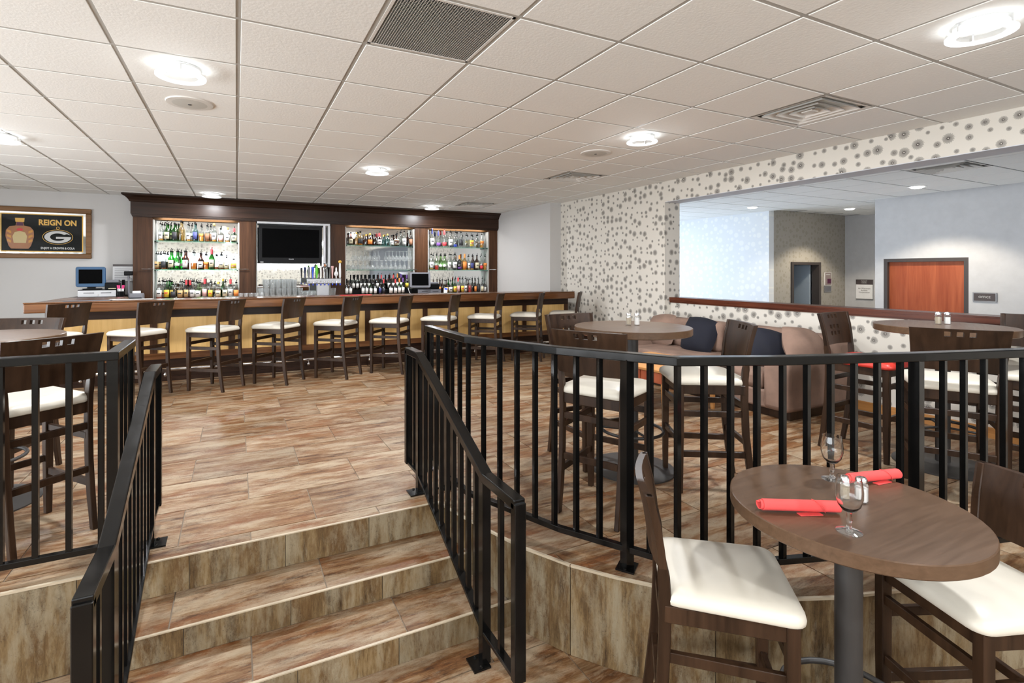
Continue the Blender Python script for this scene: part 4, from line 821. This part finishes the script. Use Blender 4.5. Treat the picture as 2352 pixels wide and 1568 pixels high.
def bottle(x, y, z, row, kind, label, group):
    h, w, g, lq, lb, cp = row[1:7]; w = min(w, 0.098 if kind != 'squat' else 0.112)
    M = bottle_meshes(kind, h, w, cp); r, hb, sh = M['r'], M['hb'], M['sh']
    o = obj('bottle', M['glass'], 'bottle_'+g, loc=(x,y,z), rot=(0,0,random.uniform(-0.3,0.3)), smooth=50); tag(o, label, 'bottle', group)
    obj('closure', M['cap'], CP[cp][1], o, smooth=50)
    if cp == 'r': obj('pourer', MB().tube([(0,0,h-0.004),(0,0,h+0.02),(0.01,-0.005,h+0.035)], 0.004, 6), 'black_plastic', o)
    if lq != '-':
        f = int(lq[1])/10; obj('liquid', MB().lathe([(r*0.86,0.006),(r*0.90,0.012),(r*0.90,max(0.02,min(hb*sh,hb*f)))], 12), 'liquid_'+lq[0], o, smooth=50)
    if lb != '-':
        z0, z1 = (hb*0.12, hb*(sh-0.06)) if lb != 'w' else (hb*0.2, hb*0.36)
        if kind == 'wine': z0, z1 = hb*0.14, hb*0.46
        if lb in 'VR' and kind != 'wine': z0, z1 = hb*0.08, hb*0.30
        if lb == 'O' and g == 'c' and lq != '-': z0 = hb*0.32
        m = MB(); k = 8; rr = r*1.012 if kind != 'squat' else r*0.93; vs = []
        for zz in (z0, z1): vs += [(rr*sin(a), -rr*cos(a), zz) for a in [(-1.05+2.1*i/k) for i in range(k+1)]]
        lo = obj('label', m.add(vs, [(i,i+1,k+2+i,k+1+i) for i in range(k)]), 'label_'+lb, o, smooth=60); lo.rotation_euler = (0,0,-o.rotation_euler.z-0.12); lo.modifiers.new('thick','SOLIDIFY').thickness = 0.0008
        if len(row) > 7: text('print', row[7], 'label_R', o, (0,-rr-0.003,(z0+z1)/2+0.01), (pi/2,0,0), 0.06 if row[7] == '7' else 0.034, bold=0.001)
        elif lb in 'WCYT' and kind != 'wine': obj('label_print', MB().box((-rr*0.5,-rr-0.0012,z0+(z1-z0)*0.45),(rr*0.5,-rr+0.002,z0+(z1-z0)*0.62)), 'label_K' if lb != 'Y' else 'label_R', lo)
    return o
ROWS = {'A_top': (SH['top'],9.82,'upper shelf of the left bay'), 'A_mid': (SH['mid'],9.82,'lower shelf of the left bay'), 'A_bot': (0.865,9.72,'counter under the left bay'),
        'C_top': (SH['top'],9.82,'upper shelf right of the television'), 'D_top': (SH['top'],9.82,'upper shelf of the far right bay'), 'D_mid': (SH['mid'],9.82,'lower shelf of the far right bay'), 'D_bot': (0.865,9.74,'counter under the far right bay'),
        'wine_lo': (0.865,9.66,'front wine row right of the taps'), 'wine_hi': (0.965,9.80,'raised wine row right of the taps')}
NUM = ['1st','2nd','3rd']+['%dth' % k for k in range(4, 30)]
for key, rows in BOT.items():
    z, y, where = ROWS[key]; last = -9
    for k, row in enumerate(rows):
        kind = 'wine' if key.startswith('wine') or (row[3] == 'k' and row[5] != 'V') else ('squat' if (row[2] > 0.105 and row[1] < 0.31) else 'spirit')
        gname = GL[row[3]][0]; lab = '%s %s' % (gname, 'wine bottle' if kind == 'wine' else 'bottle')
        lab += ', %s label' % LB[row[5]][0] if row[5] != '-' else ', %s' % CP[row[6]][0]
        yy = y+(0.035 if k % 2 and 'bot' in key else 0)
        bottle(row[0], yy, z, row, kind, '%s, %s on %s' % (lab, NUM[k], where), where+' bottles')
# second row standing behind, half seen between the front bottles
for key, dx in (('A_top',(0,1,2,4,7)), ('A_mid',(0,1,3)), ('A_bot',(0,1,3,4,5)), ('D_mid',(2,3,5)), ('D_bot',(4,6,8,10))):
    z, y, where = ROWS[key]; rows = BOT[key]
    for q, k in enumerate(dx):
        row = list(rows[k]); row[2] *= 0.9; row[1] *= 0.97
        bottle(row[0]+0.047, y+0.075 if 'bot' not in key else y+0.12, z, row, 'spirit', '%s glass bottle behind the %s on %s' % (GL[row[3]][0], NUM[k], where), where+' bottles')
riser = tag(obj('bottle_riser', MB().box((1.93,9.74,0.865),(3.14,9.915,0.965)), 'black_plastic'), 'black step shelf that lifts the rear wine bottles', 'riser')

# ------------------------------------------------------------------ glasses
GP = {}
def copies(proto, spots, labels, group):
    for k, (x, y, z) in enumerate(spots):
        o = proto if k == 0 else proto.copy()
        if k: COL.objects.link(o)
        else: tag(o, '', 'glass', group)
        o.location = (x,y,z); o['label'] = labels(k); o['category'] = 'glass'; o['group'] = group
pint = obj('pint_glass', MB().lathe([(0.029,0.0),(0.030,0.004),(0.042,0.150),(0.0395,0.150),(0.0275,0.010),(0.001,0.010)], 14, cap=False), 'barware', smooth=50)
sp = [(0.38+0.092*c+(0.09 if t else 0)+random.uniform(-.006,.006), 9.60+0.10*r+random.uniform(-.006,.006), 0.865+0.152*t) for t in range(2) for r in range(2) for c in range(8-2*t)]
copies(pint, sp, lambda k: 'clear pint glass, %s from left in the %s below the television' % (NUM[k%8 if k < 16 else (k-16)%6], ('front lower row','back lower row')[k//8] if k < 16 else ('front upper row','back upper row')[(k-16)//6]), 'pint glasses piled below the television')
rocks = obj('rocks_glass', MB().lathe([(0.033,0.0),(0.035,0.006),(0.038,0.085),(0.0355,0.085),(0.032,0.012),(0.001,0.012)], 12, cap=False), 'barware', smooth=50)
copies(rocks, [(0.085+0.08*k-0.02,9.50,0.865) for k in range(5)], lambda k: 'short clear tumbler, %s from left in the row left of the pint glasses' % NUM[k], 'tumblers in front of the pilaster')
shot = rocks.copy(); COL.objects.link(shot)
copies(shot, [(1.06+0.074*k,9.60,0.865) for k in range(5)]+[(1.06+0.074*k,9.68,0.865) for k in range(5)], lambda k: 'short clear tumbler, %s from left in the %s row behind the tap tower' % (NUM[k%5], 'front' if k < 5 else 'rear'), 'tumblers behind the tap tower')
mug = pint.copy(); COL.objects.link(mug)
copies(mug, [(1.50,9.42,0.865),(1.57,9.46,0.865)], lambda k: 'clear pint glass right of the tap tower, %s one' % ('nearer','farther')[k], 'pint glasses by the tap tower')
wg = obj('wine_glass', MB().lathe([(0.026,0.0),(0.036,0.03),(0.036,0.05),(0.025,0.082),(0.006,0.10),(0.0045,0.112),(0.0045,0.165),(0.010,0.176),(0.034,0.180),(0.034,0.183),(0.001,0.184)], 14, cap=False), 'barware', smooth=50)
sp = [(1.875+0.092*k,9.77,SH['mid']) for k in range(14)]+[(1.92+0.092*k,9.87,SH['mid']) for k in range(13)]+[(2.03+0.088*k,9.80,SH['mid']+0.186) for k in range(6)]+[(2.68+0.072*k,9.80,SH['mid']+0.186) for k in range(7)]
copies(wg, sp, lambda k: 'upturned wine glass, %s from left in the %s right of the television' % ((NUM[k],'front row') if k < 14 else (NUM[k-14],'back row') if k < 27 else (NUM[k-27],'upper tier')), 'upturned wine glasses on the lower shelf')
# ------------------------------------------------------------------ television
tv = thing('television', 'black flat television hanging over the pint glasses', 'television', (0.868,9.6,1.79))
obj('bezel', MB().box((-0.526,0,-0.332),(0.526,0.07,0.325)), 'black_plastic', tv, bev=0.008, seg=2); obj('screen', MB().box((-0.472,-0.002,-0.235),(0.472,0.004,0.268)), 'screen', tv); obj('wall_mount', MB().box((-0.2,0.07,-0.2),(0.2,0.32,0.2)), 'black_plastic', tv)
text('brand_print', 'PHILIPS', 'steel', tv, (0.0,-0.003,-0.262), (pi/2,0,0), 0.026); obj('status_strip', MB().box((-0.50,-0.003,-0.318),(-0.45,0.0,-0.311)), 'white_plastic', tv)
obj('steel_surround', MB().box((-0.55,0.10,0.36),(0.68,0.12,0.40)).box((0.56,0.10,-0.40),(0.60,0.12,0.36)).box((0.645,0.10,-0.40),(0.68,0.12,0.36)), 'steel', tv)
# ------------------------------------------------------------------ beer taps
tt = thing('tap_tower', 'steel beer tap tower with a row of taps', 'beer tap', (1.38,9.42,0.865))
obj('column', MB().box((-0.11,-0.05,0),(0.10,0.05,0.235)), 'steel', tt, bev=0.006); obj('manifold', MB().box((-0.27,-0.05,0.235),(0.31,0.05,0.325)), 'steel', tt, bev=0.008, seg=2)
TAPS = [('grey_plastic','dark grey paddle',0.20,0),('liquid_n','blue paddle',0.21,1),('lime','lime green bulb',0.24,2),('salt','silver slim',0.22,3),('steel','chrome knob with brown disc',0.27,4),('black_plastic','black tapered',0.20,5),('label_P','pale pink carved',0.22,6),('white_plastic','white round emblem',0.20,7),('white_plastic','white stick with yellow top',0.28,8)]
plain('lime', (0.12, 0.50, 0.03), 0.4)
for m_, nm, h, k in TAPS:
    x = -0.245+k*0.066; tp = obj('tap', MB().tube([(0,-0.05,0.28),(0,-0.085,0.28),(0,-0.095,0.235)], 0.010, 8), 'chrome', tt, (x,0,0), smooth=60)
    obj('spout_tip', MB().lathe([(0.008,0.205),(0.011,0.212),(0.010,0.236)], 8, (0,-0.095,0)), 'liquid_n', tp)
    if 'bulb' in nm: pr_ = [(0.010,0.0),(0.014,0.05),(0.024,0.10),(0.028,0.15),(0.022,0.19),(0.012,h)]
    elif 'round' in nm: pr_ = [(0.010,0.0),(0.013,0.04),(0.034,0.06),(0.036,0.085),(0.028,0.11),(0.014,0.13),(0.016,0.17),(0.006,h)]
    elif 'knob' in nm: pr_ = [(0.010,0.0),(0.013,0.10),(0.012,0.18),(0.034,0.20),(0.038,0.235),(0.026,0.262),(0.006,h)]
    elif 'yellow' in nm: pr_ = [(0.009,0.0),(0.018,0.03),(0.020,0.12),(0.016,0.22),(0.014,h)]
    else: pr_ = [(0.010,0.0),(0.012,0.06),(0.018,h*0.8),(0.024,h-0.012),(0.020,h)]
    obj('tap_handle', MB().lathe([(r, z+0.325) for r, z in pr_], 12, (0,-0.07,0), 1.0, 0.7), m_, tt, (x,0,0), smooth=50)
    if 'yellow' in nm: obj('handle_top', MB().lathe([(0.018,0.60),(0.030,0.615),(0.028,0.635),(0.01,0.648)], 10, (0,-0.07,0)), 'gold', tt, (x,0,0), smooth=50)
    if 'brown' in nm: obj('handle_disc', MB().lathe([(0.022,-0.002),(0.022,0.002)], 14), 'amber_print', tt, (x,-0.098,0.325+0.232), (pi/2,0,0))
# ------------------------------------------------------------------ tills
t = thing('till_screen', 'blue framed till screen at the left end of the bar', 'monitor', (-1.955,9.42,1.043), radians(3))
out = rrect(0.36, 0.30, 0.03); obj('shell', MB().loft(out, [(0.97,-0.0),(1.0,0.01),(1.0,0.03),(0.8,0.09)]), 'blue_plastic', t, (0,0,0.19), (-pi/2-0.0,0,0), smooth=30); obj('screen', MB().box((-0.142,-0.003,0.092),(0.140,0.0,0.300)), 'screen', t)
obj('stand', MB().box((-0.10,0.02,0.0),(0.12,0.16,0.016)).box((-0.05,0.05,0.016),(0.05,0.10,0.07)), 'black_plastic', t)
t = thing('cash_drawer', 'silver cash drawer under the blue till screen', 'cash drawer', (-1.875,9.42,0.932)); obj('case', MB().box((-0.235,0.0,0),(0.235,0.4,0.108)), 'black_plastic', t); obj('front', MB().box((-0.232,-0.012,0.006),(0.232,0.0,0.098)), 'steel', t)
for x in (-0.10,0.11): obj('slot', MB().box((x-0.065,-0.014,0.058),(x+0.065,-0.011,0.066)), 'black_plastic', t)
obj('lock', MB().lathe([(0.010,-0.002),(0.010,0.004)], 10), 'chrome', t, (0.01,-0.014,0.03), (pi/2,0,0))
t = thing('receipt_printer', 'black receipt printer beside the blue till screen', 'printer', (-1.70,9.50,1.041)); obj('body', MB().box((-0.085,-0.08,0),(0.085,0.12,0.10)), 'black_plastic', t, bev=0.008); obj('lid', MB().box((-0.080,-0.06,0.101),(0.080,0.12,0.145)), 'grey_plastic', t, bev=0.012, seg=2); obj('paper_slip', MB().box((-0.03,-0.13,0.012),(0.06,-0.082,0.020)), 'label_C', t)
t = thing('clipboard_sheet', 'white printed sheet with dark header standing behind the till', 'sheet', (-1.625,9.86,0.932), 0); obj('sheet', MB().box((-0.145,0,0.23),(0.145,0.006,0.50)), 'paper', t, rot=(-0.10,0,0)); obj('header', MB().box((-0.145,-0.003,0.465),(0.145,0.0,0.50)), 'sign_dark', t, rot=(-0.10,0,0)); obj('stand', MB().box((-0.12,-0.06,0.0),(0.12,0.06,0.012)).box((-0.02,0.0,0.012),(0.02,0.02,0.25)), 'black_plastic', t)
for k in range(7): obj('print_line', MB().box((-0.12,-0.002,0.26+k*0.027),(0.11-0.02*(k%3),0.0,0.265+k*0.027)), 'grey_plastic', t, rot=(-0.10,0,0))
t = thing('barcode_scanner', 'black scanner head on a pole beside the white sheet', 'scanner', (-1.505,9.55,0.932)); obj('pole', MB().tube([(0,0,0.01),(0,0,0.32)], 0.014, 10), 'grey_plastic', t, smooth=60); obj('foot', MB().lathe([(0.045,0.0),(0.045,0.008),(0.015,0.014)], 16), 'black_plastic', t); obj('head', MB().box((-0.055,-0.05,0.32),(0.055,0.04,0.385)), 'black_plastic', t, bev=0.01, seg=2)
t = thing('straw_cup', 'dark cup filled with white and pink marker pens', 'cup', (-1.565,9.30,0.932)); obj('cup', MB().lathe([(0.040,0.0),(0.048,0.085),(0.044,0.085),(0.037,0.005)], 14), 'black_plastic', t, smooth=50)
for k in range(7):
    a = k*0.9; x, y = 0.024*cos(a), 0.024*sin(a); obj('pen', MB().tube([(x,y,0.01),(x*1.5,y*1.5,0.125)], 0.0075, 6), 'white_plastic', t); obj('pen_cap', MB().tube([(x*1.5,y*1.5,0.125),(x*1.8,y*1.8,0.175)], 0.008, 6), 'pink', t) if k != 2 else None
t = thing('slip_printer', 'grey slip printer with white paper roll at the left pilaster', 'printer', (-1.385,9.42,0.865)); obj('body', MB().loft(rrect(0.19,0.20,0.03), [(1.0,0.0),(1.0,0.085),(0.92,0.115)]), 'grey_plastic', t, smooth=30); obj('paper_roll', MB().tube([(-0.05,0.02,0.118),(0.05,0.02,0.118)], 0.032, 14), 'paper', t, smooth=50); obj('button_strip', MB().box((-0.08,-0.103,0.03),(0.08,-0.098,0.05)), 'black_plastic', t)
t = thing('till_screen', 'grey framed till screen in front of the right bays', 'monitor', (3.19,9.42,0.975), radians(-12)); obj('shell', MB().loft(rrect(0.40,0.30,0.03), [(0.98,0.0),(1.0,0.01),(1.0,0.035),(0.75,0.10)]), 'grey_plastic', t, (0,0,0.175), (-pi/2-0.18,0,0), smooth=30); obj('screen', MB().box((-0.16,-0.006,-0.11),(0.16,0.0,0.115)), 'screen', t, (0,0,0.18), (-0.18,0,0))
obj('power_light', MB().lathe([(0.008,-0.002),(0.008,0.003)], 10), 'liquid_n', t, (0.14,-0.0,0.045), (pi/2-0.18,0,0)); obj('stand', MB().box((-0.12,-0.02,0.0),(0.12,0.16,0.02)).box((-0.05,0.05,0.02),(0.05,0.09,0.10)), 'black_plastic', t)
t = thing('cash_drawer', 'dark grey cash drawer under the right till screen', 'cash drawer', (3.37,9.40,0.865)); obj('case', MB().box((-0.24,0,0),(0.24,0.36,0.108)), 'black_plastic', t); obj('front', MB().box((-0.238,-0.012,0.006),(0.238,0.0,0.10)), 'grey_plastic', t)
for x in (-0.10,0.12): obj('slot', MB().box((x-0.06,-0.014,0.058),(x+0.06,-0.011,0.066)), 'black_plastic', t)
t = thing('receipt_printer', 'black receipt printer right of the grey till screen', 'printer', (3.52,9.58,0.975)); obj('body', MB().box((-0.09,-0.09,0),(0.09,0.10,0.09)), 'black_plastic', t, bev=0.008); obj('lid', MB().box((-0.085,-0.06,0.091),(0.085,0.10,0.125)), 'grey_plastic', t, bev=0.01, seg=2)
t = thing('card_terminal', 'white and blue card terminal propped by the right till', 'card terminal', (3.70,9.40,0.865), -0.2); obj('body', MB().box((-0.035,-0.02,0.0),(0.035,0.015,0.13)), 'white_plastic', t, rot=(-0.5,0.15,0), bev=0.006); obj('display', MB().box((-0.028,-0.023,0.09),(0.028,-0.02,0.122)), 'liquid_n', t, rot=(-0.5,0.15,0)); obj('cradle', MB().box((-0.05,-0.03,0.0),(0.05,0.09,0.03)), 'black_plastic', t)
tag(obj('till_cable', MB().tube([(2.955,9.45,1.0),(2.96,9.40,0.93),(2.975,9.37,0.89),(3.01,9.37,0.872)], 0.006, 6), 'white_plastic', smooth=60), 'white and blue cable hanging left of the right till', 'cable')

# ------------------------------------------------------------------ framed poster
f = thing('framed_poster', 'wood framed black beer and whisky poster on the left wall', 'poster', (-2.72,9.935,1.90))
fw, fh, b = 0.675, 0.387, 0.075
for nm, a, c in (('h',(-fw,-0.035,fh-b),(fw,0,fh)), ('h',(-fw,-0.035,-fh),(fw,0,-fh+b)), ('v',(-fw,-0.035,-fh+b),(-fw+b,0,fh-b)), ('v',(fw-b,-0.035,-fh+b),(fw,0,fh-b))): obj('frame_bar', MB().box(a, c), 'frame_wood', f, bev=0.012, seg=2)
obj('mount', MB().box((-fw+b,-0.012,-fh+b),(fw-b,-0.004,fh-b)), 'mirror', f); obj('gold_border', MB().box((-0.42,-0.0145,-0.290),(0.567,-0.0125,0.285)), 'gold', f); obj('print_ground', MB().box((-0.405,-0.016,-0.275),(0.552,-0.0146,0.270)), 'poster_black', f)
text('headline', 'REIGN ON', 'gold', f, (0.255,-0.0175,0.155), (pi/2,0,0), 0.118, bold=0.004, sx=0.83); text('tagline', 'ENJOY A CROWN & COLA', 'poster_white', f, (0.255,-0.0175,-0.232), (pi/2,0,0), 0.044, bold=0.0012, sx=0.78)
cx, cz = 0.255, -0.06
def ell(rx, rz, y, th, mat, nm): return obj(nm, MB().lathe([(1.0,0),(1.0,th)], 48, ex=rx, ey=rz), mat, f, (cx,y,cz), (pi/2,0,0))
ell(0.186,0.113,-0.0165,0.0006,'gold','logo_ring'); ell(0.180,0.107,-0.0172,0.0006,'poster_black','logo_ground'); ell(0.162,0.093,-0.0179,0.0006,'poster_white','logo_letter'); ell(0.094,0.057,-0.0186,0.0006,'poster_black','logo_counter')
obj('logo_gap', MB().box((0.03,-0.0202,0.004),(0.165,-0.0194,0.022)), 'poster_black', f, (cx,0,cz)); obj('logo_gap', MB().add([(0.045,-0.0202,0.022),(0.175,-0.0202,0.022),(0.110,-0.0202,0.05)],[(0,1,2)]), 'poster_black', f, (cx,0,cz-0.0))
obj('logo_bar', MB().box((-0.022,-0.0210,-0.026),(0.158,-0.0200,0.004)), 'poster_white', f, (cx,0,cz)); obj('crest', MB().torus(0.018,0.004,n=16,m=6), 'gold', f, (cx,-0.018,0.078), (pi/2,0,0))
bt_ = obj('bottle_print', MB().loft([(0.0,0.0)]*3, [(1,0)]) if False else MB().prism([(-0.10,-0.245),(0.10,-0.245),(0.13,-0.20),(0.165,-0.06),(0.16,0.03),(0.12,0.085),(0.05,0.10),(0.04,0.15),(0.055,0.215),(-0.055,0.215),(-0.04,0.15),(-0.05,0.10),(-0.12,0.085),(-0.16,0.03),(-0.165,-0.06),(-0.13,-0.20)], 0.0, 0.001), 'amber_print', f, (-0.195,-0.0165,0.0), (pi/2,0,0))
for poly, m_, dz in (([(-0.07,-0.16),(0.07,-0.16),(0.085,-0.06),(0.06,0.0),(0,0.02),(-0.06,0.0),(-0.085,-0.06)],'cream_print',0.0012), ([(-0.042,0.10),(0.042,0.10),(0.034,0.15),(-0.034,0.15)],'maroon',0.0012), ([(-0.05,0.155),(0.05,0.155),(0.056,0.215),(-0.056,0.215)],'gold',0.0012), ([(-0.03,0.025),(0.03,0.025),(0.04,0.05),(0,0.065),(-0.04,0.05)],'label_R',0.0012)):
    obj('bottle_print_detail', MB().prism(poly, dz, dz+0.0006), m_, f, (-0.195,-0.0165,0.0), (pi/2,0,0))
for s in (-1, 1):
    for k in range(3): obj('bottle_print_facet', MB().prism([(s*0.10,-0.16+k*0.07),(s*0.15,-0.13+k*0.07),(s*0.145,-0.10+k*0.07),(s*0.10,-0.12+k*0.07)][::s], 0.0012, 0.0018), 'liquid_a', f, (-0.195,-0.0165,0.0), (pi/2,0,0))
obj('glass_pane', MB().box((-fw+b,-0.025,-fh+b),(fw-b,-0.023,fh-b)), 'picture_glass', f)

# ------------------------------------------------------------------ lobby signs
t = thing('office_sign', 'small dark OFFICE plate beside the red door', 'sign', (9.797,3.515,0.94), -pi/2); obj('plate', MB().box((-0.135,-0.012,-0.07),(0.135,0,0.07)), 'steel', t, bev=0.004); obj('face', MB().box((-0.12,-0.014,-0.055),(0.12,-0.0121,0.055)), 'sign_dark', t); text('lettering', 'OFFICE', 'poster_white', t, (0,-0.0145,0.0), (pi/2,0,0), 0.042)
t = thing('room_sign', 'dark FLIGHT DECK sign with white notice in the lobby recess', 'sign', (12.295,6.40,0.94), -pi/2); obj('plate', MB().box((-0.17,-0.012,-0.24),(0.17,0,0.20)), 'steel', t); obj('header', MB().box((-0.165,-0.0135,0.09),(0.165,-0.0121,0.195)), 'sign_dark', t); obj('notice', MB().box((-0.165,-0.0135,-0.22),(0.165,-0.0121,0.085)), 'paper', t)
text('lettering', 'FLIGHT\nDECK', 'poster_white', t, (0,-0.014,0.145), (pi/2,0,0), 0.038); text('notice_text', 'Air Wisconsin\nAirlines\nCorporation', 'sign_dark', t, (0,-0.014,-0.04), (pi/2,0,0), 0.042)
t = thing('directory_sign', 'mauve directory sign with purple square right of the open doorway', 'sign', (11.65,6.797,1.15)); obj('plate', MB().box((-0.12,-0.012,-0.145),(0.12,0,0.145)), 'white_plastic', t); obj('face', MB().box((-0.11,-0.0135,-0.135),(0.105,-0.0121,0.135)), 'grey_mauve', t); obj('purple_square', MB().box((-0.03,-0.016,-0.10),(0.105,-0.0136,0.0)), 'maroon', t); obj('print_line', MB().box((-0.08,-0.0145,0.085),(0.07,-0.0136,0.105)), 'poster_white', t)
t = thing('door_plate', 'small grey plate under the mauve directory sign', 'sign', (11.64,6.797,0.93)); obj('plate', MB().box((-0.125,-0.012,-0.065),(0.125,0,0.065)), 'steel', t); obj('face', MB().box((-0.11,-0.0135,-0.05),(0.11,-0.0121,0.05)), 'grey_plastic', t)
tag(obj('wall_socket', MB().box((-0.02,-0.008,-0.055),(0.02,0,0.055)), 'white_plastic', loc=(-2.14,9.938,1.0), bev=0.003), 'pale wall socket left of the cash drawer', 'socket')
